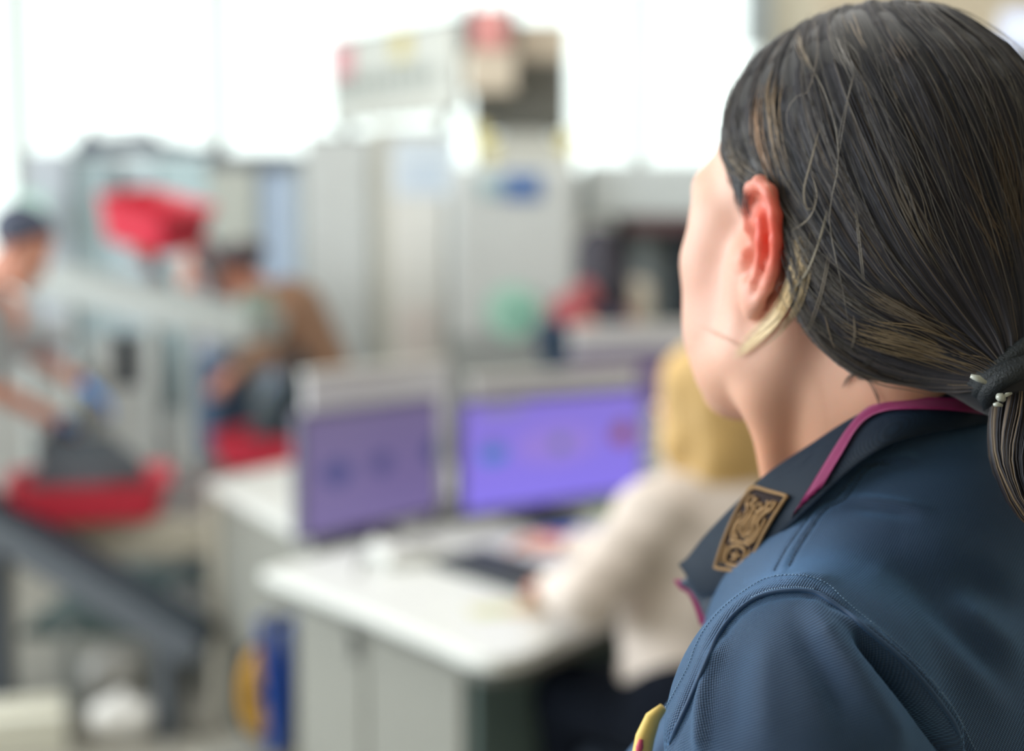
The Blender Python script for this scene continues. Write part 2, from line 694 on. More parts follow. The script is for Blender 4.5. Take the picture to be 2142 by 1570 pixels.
# head, neck and the chest under the shirt: one continuous surface
S = SDF((-.02, .62, 1.20), (.42, 1.06, 1.69), .0020)
head_prims(S)
S.cone(H(0, -.020, -.045), T(0, -.006, -.01), .052, .047, .03)
S.cone(H(0, -.035, -.02), T(0, -.02, -.02), .045, .042, .03)
for s in (-1, 1):
    S.chain([H(s * .060, -.020, -.032), H(s * .048, .006, -.080), T(s * .022, .040, -.035)], [.012, .012, .009], .014)
    S.chain([H(s * .030, -.066, -.050), T(s * .026, -.026, .0), T(s * .07, -.02, -.085)], [.022, .016, .014], .02)
S.ell(T(0, .0, -.16), (.10, .05, .07), TR, .03)
ear(S, 1)
ear(S, -1)
Vb, Fb = S.mesh()
Vb = relax(Vb, Fb, 1, .35)
ex = Hinv(Vb)


def bump_at(V, c, r):
    return np.exp(-((V - np.array(c)) ** 2).sum(1) / (r * r))


base = np.array(lin('e8baa6'))
tone = np.tile(base, (len(Vb), 1))


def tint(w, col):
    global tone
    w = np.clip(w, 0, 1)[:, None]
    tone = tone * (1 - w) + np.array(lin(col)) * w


for s in (-1, 1):
    tint(1.0 * bump_at(ex, (s * .086, -.020, .008), .034), 'e25a48')
    tint(0.35 * bump_at(ex, (s * .062, .04, -.03), .035), 'e8a698')
    tint(0.8 * bump_at(ex, (s * .030, .086, .030), .010) , '8a6652')
tint(0.8 * np.exp(-(((ex - np.array([0, .092, -.060])) / np.array([.022, .014, .007])) ** 2).sum(1)), 'c46a66')
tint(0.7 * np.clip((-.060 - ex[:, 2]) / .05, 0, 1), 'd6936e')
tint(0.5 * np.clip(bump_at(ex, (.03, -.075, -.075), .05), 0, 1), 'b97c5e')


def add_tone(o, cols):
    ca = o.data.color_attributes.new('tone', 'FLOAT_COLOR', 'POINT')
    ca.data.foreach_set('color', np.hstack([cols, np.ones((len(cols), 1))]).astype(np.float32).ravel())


# arms and hands hang below the frame, part of the same figure's skin
A = SDF((-.35, .30, .45), (.75, 1.35, 1.42), .0060)


def arm_pts(s):
    return [T(s * .165, -.01, -.075), T(s * .205, -.015, -.32), T(s * .20, .06, -.53)]


for s in (-1, 1):
    p = arm_pts(s)
    A.chain(p, [.040, .034, .022], .01)
    w = p[2]
    A.cone(w, T(s * .198, .085, -.60), .020, .024, .01)
    for j, (dx, ln) in enumerate(((-.024, .068), (-.008, .078), (.009, .074), (.024, .058))):
        a0 = T(s * .198 + 0, .087 + dx * .9, -.61)
        a1 = T(s * .200, .095 + dx, -.61 - ln * .55)
        a2 = T(s * .190, .098 + dx, -.61 - ln)
        A.chain([a0, a1, a2], [.0095, .0085, .0072], .004)
    A.chain([T(s * .19, .10, -.57), T(s * .18, .125, -.605), T(s * .178, .132, -.635)], [.012, .010, .008], .005)
A.chain([T(0, 0, -.17), T(0, 0, -.40), T(0, .0, -.50)], [.07, .085, .09], .02)
Va, Fa = A.mesh()
V_all = np.vstack([Vb, Va])
F_all = np.vstack([Fb, Fa + len(Vb)])
body = quad_mesh('body', V_all - OFF, F_all, sk, officer)
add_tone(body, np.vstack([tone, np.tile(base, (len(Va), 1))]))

# eyes and brows, turned away from the camera
M_eyew = mat('eye_white', 'eae6e0', .2)
M_iris = mat('brown_iris', '3d2a20', .15)
M_brow = mat('brow_hair', '4a372c', .7)


def eye_pair(parent, off, fn, m_iris=M_iris):
    for s in (-1, 1):
        c = fn(s * .031, .0, .006)
        f_ = (fn(0, 1, 0) - fn(0, 0, 0))
        e = MB().lathe([(0, -.0105), (.0075, -.0075), (.0105, 0), (.0090, .0058), (.0055, .0092), (0, .0108)], n=20).build('eye', M_eyew, parent, True)
        e.location = Vector(fn(s * .031, .0795, .005) - off)
        e.rotation_euler = Vector(f_).to_track_quat('Z', 'Y').to_euler()
        i_ = MB().lathe([(.0054, .0094), (.003, .0108), (0, .0112)], n=16).build('iris', m_iris, e, True)


eye_pair(officer, OFF, H)
for s in (-1, 1):
    MB().tube([H(s * .016, .085, .023) - OFF, H(s * .030, .084, .028) - OFF, H(s * .046, .068, .025) - OFF], [.0016, .0022, .001], 6, flat=1.6).build('eyebrow', M_brow, officer, True)
# ------------------------------------------------------------------ officer's hair
def px_mesh(V):
    x, y = pix(V)
    return np.asarray(x), np.asarray(y)


HS = SDF((-.02, .60, 1.34), (.42, 1.02, 1.70), .0024)
head_prims(HS, .007, .02, face=False)
for s in (-1, 1):
    HS.ell(H(s * .048, -.040, -.005), (.030, .058, .055), HR, .03)
    HS.ell(H(s * .030, -.068, -.022), (.038, .038, .032), HR, .03)
TIE = P(2118, 784, .70)
HS.cone(H(.01, -.082, -.0), TIE, .030, .010, .04)
HS.cone(H(.05, -.05, -.022), TIE, .014, .009, .03)
HS.cone(H(-.03, -.06, -.030), TIE, .018, .009, .03)
# hairline: cut in the head frame
sl, X, Y, Z = HS._sl(HS.lo, HS.lo + HS.h * HS.n)
x, y, z = X - HC[0], Y - HC[1], Z - HC[2]
lx = x * HR[0, 0] + y * HR[1, 0] + z * HR[2, 0]
ly = x * HR[0, 1] + y * HR[1, 1] + z * HR[2, 1]
lz = x * HR[0, 2] + y * HR[1, 2] + z * HR[2, 2]
ax_ = np.abs(lx)
# allowed where every term is negative
front = (ly - .066) * .75 - (lz - .080) * .66                      # forehead line
temple = np.where(lz < .085, (ly - .030) * .9 - (lz - .03) * .30 , -1)    # in front of the ear
nape = -(lz + .030) - np.clip(-ly - .0, -.02, .09) * .62
earcut = np.where((ly > -.012), -(lz - .014), -1)
earh = .016 - (((ax_ - .080) / 1.2) ** 2 + (ly + .008) ** 2 / 1.6 + (lz - .002) ** 2 / 3.6) ** .5 * .95 - .0
lim = np.maximum(np.maximum(front, temple), np.maximum(np.maximum(nape, earcut), earh))
neartie = np.sqrt((X - TIE[0]) ** 2 + (Y - TIE[1]) ** 2 + (Z - TIE[2]) ** 2) - .075
lim = np.where(neartie < 0, np.minimum(lim, neartie), lim)
HS.g[sl] = np.maximum(HS.g[sl], np.clip(lim, -.05, .05))
Vh, Fh = HS.mesh()
Vh = relax(Vh, Fh, 2, .5)

hm = bpy.data.materials.new('dark_hair')
hm.use_nodes = True
nt = hm.node_tree
b = nt.nodes['Principled BSDF']
b.inputs['Roughness'].default_value = 0.5
b.inputs['Specular IOR Level'].default_value = 0.35
b.inputs['Sheen Weight'].default_value = 0.12
at = nt.nodes.new('ShaderNodeAttribute')
at.attribute_name = 'tone'
nt.links.new(at.outputs['Color'], b.inputs['Base Color'])

hair = quad_mesh('hair', Vh - OFF, Fh, hm, officer)
add_tone(hair, np.tile(np.array(lin('26262c')), (len(Vh), 1)))
hair_bvh = BVHTree.FromPolygons([Vector(v) for v in Vh], Fh.tolist())
body_bvh = BVHTree.FromPolygons([Vector(v) for v in Vb], Fb.tolist())


def cast(px, py, bvh):
    r = ray(px, py)
    r = r / np.linalg.norm(r)
    h = bvh.ray_cast(Vector(CAM), Vector(r))
    return None if h[0] is None else (np.array(h[0]), np.array(h[1]))


guides = [
    [(1664, 605), (1690, 672), (1735, 730), (1810, 778), (1900, 806), (1990, 815), (2060, 812), (2108, 804)],
    [(1655, 560), (1668, 610), (1700, 680), (1760, 735), (1850, 782), (1950, 800), (2040, 806), (2108, 803)],
    [(1648, 440), (1668, 520), (1705, 610), (1775, 680), (1870, 730), (1970, 760), (2050, 778), (2106, 795)],
    [(1520, 215), (1512, 300), (1540, 365), (1625, 400), (1665, 480), (1705, 590), (1800, 670), (1950, 728), (2104, 790)],
    [(1560, 125), (1530, 220), (1530, 310), (1575, 372), (1648, 440), (1700, 560), (1810, 655), (1960, 722), (2105, 788)],
    [(1600, 100), (1562, 200), (1560, 300), (1610, 380), (1680, 480), (1745, 590), (1850, 668), (1985, 728), (2106, 786)],
    [(1650, 70), (1620, 180), (1630, 300), (1690, 420), (1765, 550), (1870, 650), (1995, 720), (2108, 784)],
    [(1690, 45), (1690, 160), (1730, 300), (1795, 440), (1870, 570), (1960, 665), (2040, 730), (2110, 783)],
    [(1730, 30), (1760, 140), (1820, 290), (1890, 440), (1960, 570), (2030, 670), (2080, 735), (2113, 782)],
    [(1780, 20), (1840, 115), (1910, 260), (1980, 420), (2040, 560), (2085, 670), (2110, 735), (2118, 780)],
    [(1850, 22), (1930, 100), (2010, 240), (2065, 400), (2105, 540), (2130, 660), (2138, 730), (2124, 780)],
    [(1940, 30), (2030, 110), (2090, 230), (2135, 380), (2165, 530), (2175, 650), (2165, 720), (2130, 780)],
    [(1990, 35), (2070, 85), (2135, 160), (2185, 270), (2215, 400), (2220, 560), (2190, 690), (2135, 778)],
    [(2010, 20), (2100, 60), (2180, 140), (2235, 260), (2260, 400), (2260, 560), (2210, 700), (2140, 778)],
]
NS = 22
GP = np.stack([spline(g, NS) for g in guides])


def tangent_hit(px, py, bvh, toward=(1850, 450)):
    """surface point under a pixel; near the outline step inwards until the ray meets the hair"""
    for k in range(9):
        h = cast(px, py, bvh)
        if h:
            return h
        px += (toward[0] - px) * .03
        py += (toward[1] - py) * .03
    return None


# surface points of a guide lattice, then strands are interpolated in space
NU = 90
lat = np.zeros((NU, NS, 3))
latn = np.zeros((NU, NS, 3))
for i in range(NU):
    u = i / (NU - 1) * (len(guides) - 1)
    a = min(int(u), len(guides) - 2)
    f = u - a
    pl = GP[a] * (1 - f) + GP[a + 1] * f
    last = None
    for j in range(NS):
        h = tangent_hit(pl[j, 0], pl[j, 1], hair_bvh)
        if h is None:
            near = hair_bvh.find_nearest(Vector(P(pl[j, 0], pl[j, 1], .74)))
            h = (np.array(near[0]), np.array(near[1]))
        n_ = h[1]
        lat[i, j], latn[i, j] = h[0], n_
# carry each strand up to the middle of the head, where the hair is parted
NX = 7
pre = np.zeros((NU, NX, 3))
pren = np.zeros((NU, NX, 3))
for i in range(NU):
    q = Hinv(lat[i, 0])
    u = i / (NU - 1) * (len(guides) - 1)
    k_up = .0 if u < 2.0 else min(1.0, (u - 2.0) / 1.0)
    for j in range(NX):
        t = 1 - j / NX
        m_ = np.array([q[0] * (1 - t * k_up), q[1] + .018 * t * k_up, q[2] + .02 * t * k_up * (abs(q[0]) / .07)])
        near = hair_bvh.find_nearest(Vector(H(*m_)))
        pre[i, j] = np.array(near[0])
        pren[i, j] = np.array(near[1])
lat = np.concatenate([pre, lat], 1)
latn = np.concatenate([pren, latn], 1)
NG = NS
NS = NS + NX
sgn = np.sign(np.einsum('ijk,ijk->ij', latn, lat - H(0, -.01, .03)))
latn *= np.where(sgn == 0, 1, sgn)[:, :, None]
for _ in range(2):
    lat[:, 1:-1] = lat[:, 1:-1] * .5 + (lat[:, 2:] + lat[:, :-2]) * .25
    lat[1:-1] = lat[1:-1] * .5 + (lat[2:] + lat[:-2]) * .25
    latn[1:-1] = latn[1:-1] * .5 + (latn[2:] + latn[:-2]) * .25
latn /= np.linalg.norm(latn, axis=2, keepdims=True)


def sample_lat(u, A_):
    u = np.clip(u, 0, 1) * (NU - 1)
    a = np.minimum(u.astype(int), NU - 2)
    f = (u - a)[:, None, None]
    return A_[a] * (1 - f) + A_[a + 1] * f


def strands_mesh(name, paths, rad, cols, m, parent, sides=3):
    """paths (n, k, 3), rad (n, k), cols (n, 3) -> thin tubes in one mesh"""
    if paths.shape[1] > 20:
        paths, rad = paths[:, ::2], rad[:, ::2]
    n, k, _ = paths.shape
    t = np.gradient(paths, axis=1)
    t /= np.linalg.norm(t, axis=2, keepdims=True) + 1e-12
    ref = np.array([.3, -.9, .3])
    s1 = np.cross(t, ref)
    s1 /= np.linalg.norm(s1, axis=2, keepdims=True) + 1e-12
    s2 = np.cross(t, s1)
    ang = 2 * PI * np.arange(sides) / sides
    V = (paths[:, :, None] + rad[:, :, None, None] * (s1[:, :, None] * np.cos(ang)[None, None, :, None] + s2[:, :, None] * np.sin(ang)[None, None, :, None]))
    base_i = (np.arange(n)[:, None, None] * k + np.arange(k - 1)[None, :, None]) * sides
    c = np.arange(sides)[None, None, :]
    d = (c + 1) % sides
    Fq = np.stack([base_i + c, base_i + d, base_i + sides + d, base_i + sides + c], -1).reshape(-1, 4)
    o = quad_mesh(name, V.reshape(-1, 3) - OFF, Fq, m, parent)
    add_tone(o, np.repeat(cols, k * sides, axis=0))
    return o


def hair_colour(n, u, light=.12):
    dark = np.array(lin('232530'))
    mid = np.array(lin('3e3c46'))
    brown = np.array(lin('6a5c50'))
    blond = np.array(lin('b79f7c'))
    # clumps: neighbouring strands share their tone
    ph = .7 * np.sin(u * 61 + 1.3) + .5 * np.sin(u * 143 + .4) + .5 * np.sin(u * 337) + .5 * np.sin(u * 911)
    w = np.clip(.5 + .28 * ph + rng.normal(0, .26, n), 0, 1)[:, None]
    c = dark * (1 - w) + mid * w
    hi = (rng.random(n) < light * (1 + .9 * ph)).astype(float)[:, None] * rng.uniform(.2, .8, (n, 1))
    c = c * (1 - hi) + brown * hi
    hb = (rng.random(n) < light * .16).astype(float)[:, None] * rng.uniform(.2, .6, (n, 1))
    return c * (1 - hb) + blond * hb


def lay(n, u, lift, wob=1.0, span=None):
    p = sample_lat(u, lat)
    nn = sample_lat(u, latn)
    tpar = np.linspace(0, 1, NS)
    side = np.cross(nn, np.gradient(p, axis=1))
    side /= np.linalg.norm(side, axis=2, keepdims=True) + 1e-9
    a1, a2 = rng.normal(0, 1, (n, 1)), rng.normal(0, 1, (n, 1))
    f1 = rng.uniform(1.5, 3.5, (n, 1))
    p0 = rng.uniform(0, 6.28, (n, 1))
    w = (np.sin(tpar * f1 * 2.2 + p0) * a1 * .0011 + np.sin(tpar * f1 * 5 + p0 * 2) * a2 * .00035) * wob * np.sin(np.clip(tpar * 1.1 + .05, 0, 1) * PI) ** .4
    return p + side * w[:, :, None] + nn * lift[:, :, None] if lift.ndim == 2 else p + side * w[:, :, None] + nn * lift[:, None, None]


n1 = 13600
u1 = rng.random(n1)
clump = .0007 * np.sin(u1 * 95 + 2) + .0004 * np.sin(u1 * 210)
lift = rng.uniform(-.0008, .0016, n1) + clump
p1 = lay(n1, u1, lift)
jit = rng.integers(0, 3, n1)
r1 = np.repeat(rng.uniform(.00012, .00023, (n1, 1)), NS, 1)
r1[:, 0] *= .4
c1 = hair_colour(n1, u1)
# lighter sun-bleached lengths along the nape and temple edge
edge = np.exp(-(u1 / .10) ** 2)[:, None] * (rng.random((n1, 1)) < .35) * .45
c1 = c1 * (1 - edge) + np.array(lin('75634d')) * edge
sm = strands_mesh('hair_strands', p1, r1, c1, hm, hair)
sm['kind'] = 'stuff'


def mirror(p):
    q = (p - HC) @ HR
    q[..., 0] *= -1
    return q @ HR.T + HC


# the far side of the head, fewer strands, mirrored across the head and gathered to the same tie
n2_ = 2000
u2 = rng.random(n2_)
p2 = lay(n2_, u2, rng.uniform(-.001, .002, n2_))
p2 = mirror(p2)
tw = np.linspace(0, 1, NS)[None, :, None] ** 3
p2 = p2 * (1 - tw) + (TIE + rng.normal(0, .003, (n2_, 1, 3))) * tw
sm2 = strands_mesh('hair_strands', p2, np.full((n2_, NS), .0004), hair_colour(n2_, u2), hm, hair)
sm2['kind'] = 'stuff'


# ---- loose strands and flyaways over the hair, ear and neck, laid where they can be seen
def free_strand(pts, d_off, r0, col, n=1, spread=0.0, trim=True):
    """pts: pixels; each lies d_off in front of the surface beneath it"""
    out = []
    for q in range(n):
        off = rng.normal(0, spread, 2) * 1.0
        pl = spline([(a + off[0] + rng.normal(0, spread * .4), b_ + off[1] + rng.normal(0, spread * .4)) for a, b_ in pts], NS)
        if n > 7 and trim:
            t0_, t1_ = rng.uniform(0, .35), rng.uniform(.55, 1)
            tt_ = np.linspace(t0_, t1_, NS) * (NS - 1)
            pl = np.stack([np.interp(tt_, np.arange(NS), pl[:, k]) for k in (0, 1)], 1)
        ds = []
        for a, b_ in pl:
            dd = []
            for bv in (hair_bvh, body_bvh):
                h = cast(a, b_, bv)
                if h:
                    dd.append((h[0] - CAM) @ _F)
            ds.append(min(dd) if dd else np.nan)
        ds = np.array(ds)
        ok = ~np.isnan(ds)
        if ok.any():
            ds = np.interp(np.arange(NS), np.arange(NS)[ok], ds[ok])
        else:
            ds[:] = .74
        for _ in range(3):
            ds[1:-1] = np.minimum(ds[1:-1], (ds[2:] + ds[:-2]) / 2)
        out.append([P(a, b_, d - d_off) for (a, b_), d in zip(pl, ds)])
    out = np.array(out)
    rr = np.full((n, NS), r0) * np.interp(np.arange(NS), [0, 6, NS - 9, NS - 1], [.2, 1, 1, .08])[None]
    c_ = np.array(lin(col)) * rng.uniform(.75, 1.2, (n, 1))
    return out, rr, c_


FS = []
# the blond lock falling from behind the ear
FS.append(free_strand([(1668, 500), (1664, 560), (1650, 610), (1620, 665), (1580, 705), (1540, 742)], .003, .00030, 'e6cca2', 44, 5.5, False))
FS.append(free_strand([(1690, 470), (1684, 560), (1660, 640), (1610, 700), (1560, 730)], .004, .00028, '9c8866', 14, 6))
FS.append(free_strand([(1672, 480), (1668, 540), (1655, 600)], .002, .0003, '796c59', 24, 12.6))
FS.append(free_strand([(1560, 735), (1530, 715), (1500, 700), (1462, 680)], .002, .00014, 'c89a74', 2, 2))
# long loose hairs crossing the head
FS.append(free_strand([(1665, 55), (1690, 130), (1730, 210), (1752, 300), (1748, 380), (1732, 440), (1742, 520), (1760, 600), (1775, 690)], .004, .00026, '797269', 2, 2.0))
FS.append(free_strand([(1700, 30), (1712, 100), (1692, 190), (1662, 205), (1645, 250), (1660, 300)], .004, .00024, '776f69', 2, 2.0))
FS.append(free_strand([(1790, 140), (1775, 200), (1762, 260), (1752, 330)], .004, .0003, '736d68', 2, 2.0))
FS.append(free_strand([(1715, 270), (1700, 330), (1682, 400), (1690, 440), (1706, 430), (1700, 385)], .005, .00026, '8a7f6f', 2, 2.0))
FS.append(free_strand([(1694, 360), (1706, 410), (1690, 455), (1650, 485)], .005, .00026, '8a7f6f', 2, 1.5))
FS.append(free_strand([(1732, 440), (1712, 510), (1690, 565), (1665, 600), (1648, 608)], .005, .0003, '877d69', 3, 2.0))
FS.append(free_strand([(1735, 530), (1722, 600), (1706, 650), (1690, 690), (1668, 700)], .005, .00025, '7e7364', 2, 2.0))
FS.append(free_strand([(1792, 440), (1800, 520), (1808, 590)], .004, .00035, '706960', 2, 2.0))
FS.append(free_strand([(1786, 660), (1788, 700), (1780, 730)], .004, .00024, '8d8172', 2, 1.0))
FS.append(free_strand([(1725, 660), (1736, 700), (1745, 730)], .003, .00024, '877663', 2, 1.0))
# bleached front locks
FS.append(free_strand([(1600, 160), (1585, 240), (1592, 310), (1615, 370), (1640, 410)], .0028, .00030, '99785c', 16, 6.3))
FS.append(free_strand([(1632, 130), (1615, 210), (1622, 290), (1638, 360), (1648, 420)], .0028, .00030, '8d7860', 16, 7.2))
FS.append(free_strand([(1515, 285), (1530, 330), (1558, 360), (1590, 382)], .0025, .0003, '867663', 14, 7.2))
FS.append(free_strand([(1662, 60), (1680, 110), (1700, 150)], .0028, .0003, '8a7c6c', 10, 5.4))
FS.append(free_strand([(1780, 20), (1795, 60), (1815, 100)], .0028, .0003, '87796a', 8, 5.4))
FS.append(free_strand([(1740, 40), (1752, 90), (1775, 140), (1800, 190)], .0028, .0003, '78736f', 14, 9.0))
FS.append(free_strand([(1850, 60), (1880, 110), (1910, 150)], .0028, .0003, '54483f', 10, 9.0))
FS.append(free_strand([(1870, 330), (1890, 400), (1930, 490), (1980, 570)], .0025, .00028, '5c5247', 16, 10.8))
FS.append(free_strand([(2080, 240), (2105, 350), (2120, 470), (2128, 600)], .0025, .0003, '55483c', 22, 14.4))
FS.append(free_strand([(2020, 380), (2050, 450), (2090, 530), (2115, 620)], .0025, .00028, '605246', 14, 14.4))
FS.append(free_strand([(1750, 660), (1820, 690), (1930, 720), (2030, 755), (2090, 785)], .003, .00030, '7b6a53', 34, 16.2))
FS.append(free_strand([(1780, 590), (1860, 640), (1960, 690), (2060, 745)], .0025, .00028, '615548', 24, 14.4))
# dark wisps on the neck
FS.append(free_strand([(1818, 752), (1800, 775), (1778, 790), (1762, 812)], .002, .0003, '322e2c', 5, 3.0))
FS.append(free_strand([(1800, 785), (1820, 800), (1835, 830), (1838, 850)], .002, .00025, '3d3532', 3, 2.0))
FS.append(free_strand([(1900, 780), (1930, 792), (1965, 797), (2000, 795)], .002, .0003, '322e2c', 16, 9.0))
# ragged nape edge and temple edge
for q in range(60):
    a = rng.uniform(0, 1)
    x0 = 1690 + 270 * a
    y0 = 655 + 120 * math.sqrt(a)
    FS.append(free_strand([(x0, y0 - 22), (x0 + rng.uniform(0, 16), y0), (x0 + rng.uniform(10, 40), y0 + rng.uniform(8, 22))], .0015, .0002, '383534', 3, 5.0))
for q in range(26):
    a = rng.uniform(0, 1)
    x0 = 1508 + 40 * a
    y0 = 320 + 120 * a
    FS.append(free_strand([(x0 + 12, y0 - 30), (x0 + 6, y0 - 8), (x0 + 14, y0 + 22)], .0012, .0002, '49494f', 4, 5.0))
# fine flyaways following the comb but crossing it a little
n5 = 240
u5 = rng.random(n5) * .97
p5 = lay(n5, u5, rng.uniform(.002, .0045, n5), wob=5.5)
k0 = rng.integers(3, NS - 14, n5)
seg = np.array([np.stack([np.interp(np.linspace(k, k + 11, NS), np.arange(NS), p5[i, :, c]) for c in range(3)], 1) for i, k in enumerate(k0)])
c5 = np.array(lin('65605c')) * rng.uniform(.5, 1.5, (n5, 1))
FS.append((seg, np.full((n5, NS), .00013) * np.interp(np.arange(NS), [0, 6, NS - 9, NS - 1], [.2, 1, 1, .08])[None], c5))
fp = np.vstack([f[0] for f in FS])
frd = np.vstack([f[1] for f in FS])
fc_ = np.vstack([f[2] for f in FS])
sm3 = strands_mesh('loose_strands', fp, frd, fc_, hm, hair)
sm3['kind'] = 'stuff'

# ---- ponytail hanging from the tie
PT = [P(2122, 800, .695), P(2132, 850, .690), P(2150, 930, .685), P(2185, 1010, .68), P(2230, 1080, .68), P(2260, 1150, .685)]
PR = [.010, .016, .020, .020, .017, .008]
n4 = 1100
path = spline(np.array(PT), NS)
rad = np.interp(np.linspace(0, 1, NS), np.linspace(0, 1, len(PR)), PR)
tt = np.gradient(path, axis=0)
tt /= np.linalg.norm(tt, axis=1, keepdims=True)
sA = np.cross(tt, [0, 1.0, 0])
sA /= np.linalg.norm(sA, axis=1, keepdims=True)
sB = np.cross(tt, sA)
an = rng.uniform(0, 2 * PI, n4)
rr = np.sqrt(rng.random(n4)) * .95
sw = an[:, None] + np.linspace(0, .9, NS)[None] + .25 * np.sin(np.linspace(0, 5, NS)[None] + an[:, None] * 3)
p4 = path[None] + (rad[None] * rr[:, None])[:, :, None] * (np.cos(sw)[:, :, None] * sA[None] + np.sin(sw)[:, :, None] * sB[None])
c4 = hair_colour(n4, an / 6.28, .4)
lt = (rng.random((n4, 1)) < .2) * .35
c4 = c4 * (1 - lt) + np.array(lin('a58a66')) * lt
pony = strands_mesh('ponytail', p4, np.full((n4, NS), .0003), c4, hm, officer)
pony['kind'] = 'stuff'

# ---- hair tie: a dark twisted band with clear beads of elastic showing
tie_m = mat('hair_tie_elastic', '20262c', .6, bump=.3, bscale=900)
clear_m = mat('clear_elastic', 'b9bdb4', .25, spec=.8)
tb = MB()
TIEC = P(2128, 786, .694)
tdir = P(2160, 850, .69) - P(2110, 780, .70)
tdir /= np.linalg.norm(tdir)
ta = np.cross(tdir, [0.2, 1, .1])
ta /= np.linalg.norm(ta)
tb_ = np.cross(tdir, ta)
for k in range(3):
    c0 = TIEC + tdir * (-.006 + .006 * k)
    ring = [c0 + (.0185 + .0015 * math.sin(3 * a + k)) * (math.cos(a) * ta + math.sin(a) * tb_) + tdir * .003 * math.sin(a + k) - OFF for a in np.linspace(0, 2 * PI, 33)]
    tb.tube(ring, .0050, 8, cap=False)
tieo = tb.build('hair_tie', tie_m, officer, True)
ce = MB()
for px, py, qx, qy, r in ((2030, 786, 2062, 800, .0016), (2085, 828, 2100, 836, .0022), (2096, 832, 2116, 822, .0010), (2078, 846, 2096, 848, .0012)):
    ce.tube([P(px, py, .672) - OFF, P((px + qx) / 2, (py + qy) / 2 - 2, .671) - OFF, P(qx, qy, .672) - OFF], [r * .6, r, r * .6], 8)
ceo = ce.build('clear_band', clear_m, tieo, True)
ceo['label'] = 'clear elastic band glinting under the dark hair tie'
# ------------------------------------------------------------------ officer's polo shirt
def knit(name, c, scale, col_var=.35, strength=.55, rough=.62, sheen=.5):
    """pique knit: a three-way lattice of bumps in object space"""
    m = bpy.data.materials.new(name)
    m.use_nodes = True
    nt = m.node_tree
    b = nt.nodes['Principled BSDF']
    b.inputs['Roughness'].default_value = rough
    b.inputs['Sheen Weight'].default_value = sheen
    b.inputs['Sheen Roughness'].default_value = .45
    b.inputs['Sheen Tint'].default_value = (*lin('7fb2ea'), 1)
    uv = nt.nodes.new('ShaderNodeUVMap')
    sep = nt.nodes.new('ShaderNodeSeparateXYZ')
    nt.links.new(uv.outputs[0], sep.inputs[0])

    def math_(op, a, bb=None):
        n = nt.nodes.new('ShaderNodeMath')
        n.operation = op
        for i, v in enumerate((a, bb)):
            if v is None:
                continue
            if isinstance(v, (int, float)):
                n.inputs[i].default_value = v
            else:
                nt.links.new(v, n.inputs[i])
        return n.outputs[0]
    u = math_('MULTIPLY', sep.outputs['X'], 2 * PI / scale)
    v = math_('MULTIPLY', sep.outputs['Y'], 2 * PI / (scale * 1.15))
    a1 = math_('SINE', math_('ADD', u, v))
    a2 = math_('SINE', math_('SUBTRACT', u, v))
    hgt = math_('MULTIPLY', a1, a2)
    hgt = math_('ADD', math_('MULTIPLY', hgt, .5), .5)
    bp = nt.nodes.new('ShaderNodeBump')
    bp.inputs['Strength'].default_value = strength
    bp.inputs['Distance'].default_value = .0006
    nt.links.new(hgt, bp.inputs['Height'])
    nt.links.new(bp.outputs[0], b.inputs['Normal'])
    mx = nt.nodes.new('ShaderNodeMix')
    mx.data_type = 'RGBA'
    c = lin(c)
    mx.inputs['A'].default_value = (*[x * (1 - col_var) for x in c], 1)
    mx.inputs['B'].default_value = (*[x * (1 + col_var) for x in c], 1)
    nt.links.new(hgt, mx.inputs['Factor'])
    nt.links.new(mx.outputs['Result'], b.inputs['Base Color'])
    return m


M_knit = knit('navy_pique_knit', '203d60', .0019, .42, .75, .6, 1.0)
M_rib = knit('navy_rib_knit', '182d44', .0016, .3, .4, .6, .25)
M_seam = mat('navy_seam_thread', '5f86ac', .55, sheen=.3)
M_seamd = mat('navy_thread_dark', '2a4157', .6)

SS = SDF((-.10, .40, 1.12), (.52, 1.20, 1.46), .0032)
for s in (-1, 1):
    SS.cone(T(s * .045, -.008, -.056), T(s * .150, -.014, -.082), .045, .049, .03)
    SS.ell(T(s * .160, -.014, -.090), (.056, .053, .061), TR, .02)
    SS.cone(T(s * .172, -.014, -.10), T(s * .212, -.02, -.285), .058, .066, .02)
    SS.ell(T(s * .070, -.070, -.15), (.075, .048, .11), TR, .04)
    SS.ell(T(s * .075, .068, -.21), (.070, .060, .075), TR, .04)
SS.ell(T(0, .010, -.18), (.142, .086, .17), TR, .04)
SS.ell(T(0, -.02, -.17), (.158, .088, .16), TR, .04)
SS.cone(T(0, .0, -.25), T(0, .0, -.52), .125, .125, .05)
yoke = [P(1740, 1250, .783), P(1870, 1130, .762), P(1960, 1095, .762), P(2070, 1075, .775)]
SS.chain(yoke, [.046, .050, .050, .048], .03)
SS.chain([(lambda q: (q * [-1, 1, 1]) @ TR.T + TC)((np.array(y_) - TC) @ TR) for y_ in yoke], [.046, .050, .050, .048], .03)
# neck hole
SS.cone(T(0, .022, .02), T(0, .0, .12), .046, .050, .012, sub=True)
for s in (-1, 1):
    SS.cut(T(s * .213, -.02, -.290), tuple(T(s * .212, -.02, -.285) - T(s * .172, -.014, -.10))) if False else None
Vs, Fs = SS.mesh()
Vs = relax(Vs, Fs, 3, .5)
Vs, Fs = subdivide(Vs, Fs)
Vs = relax(Vs, Fs, 2, .5)
shirt_bvh0 = BVHTree.FromPolygons([Vector(v) for v in Vs], Fs.tolist())

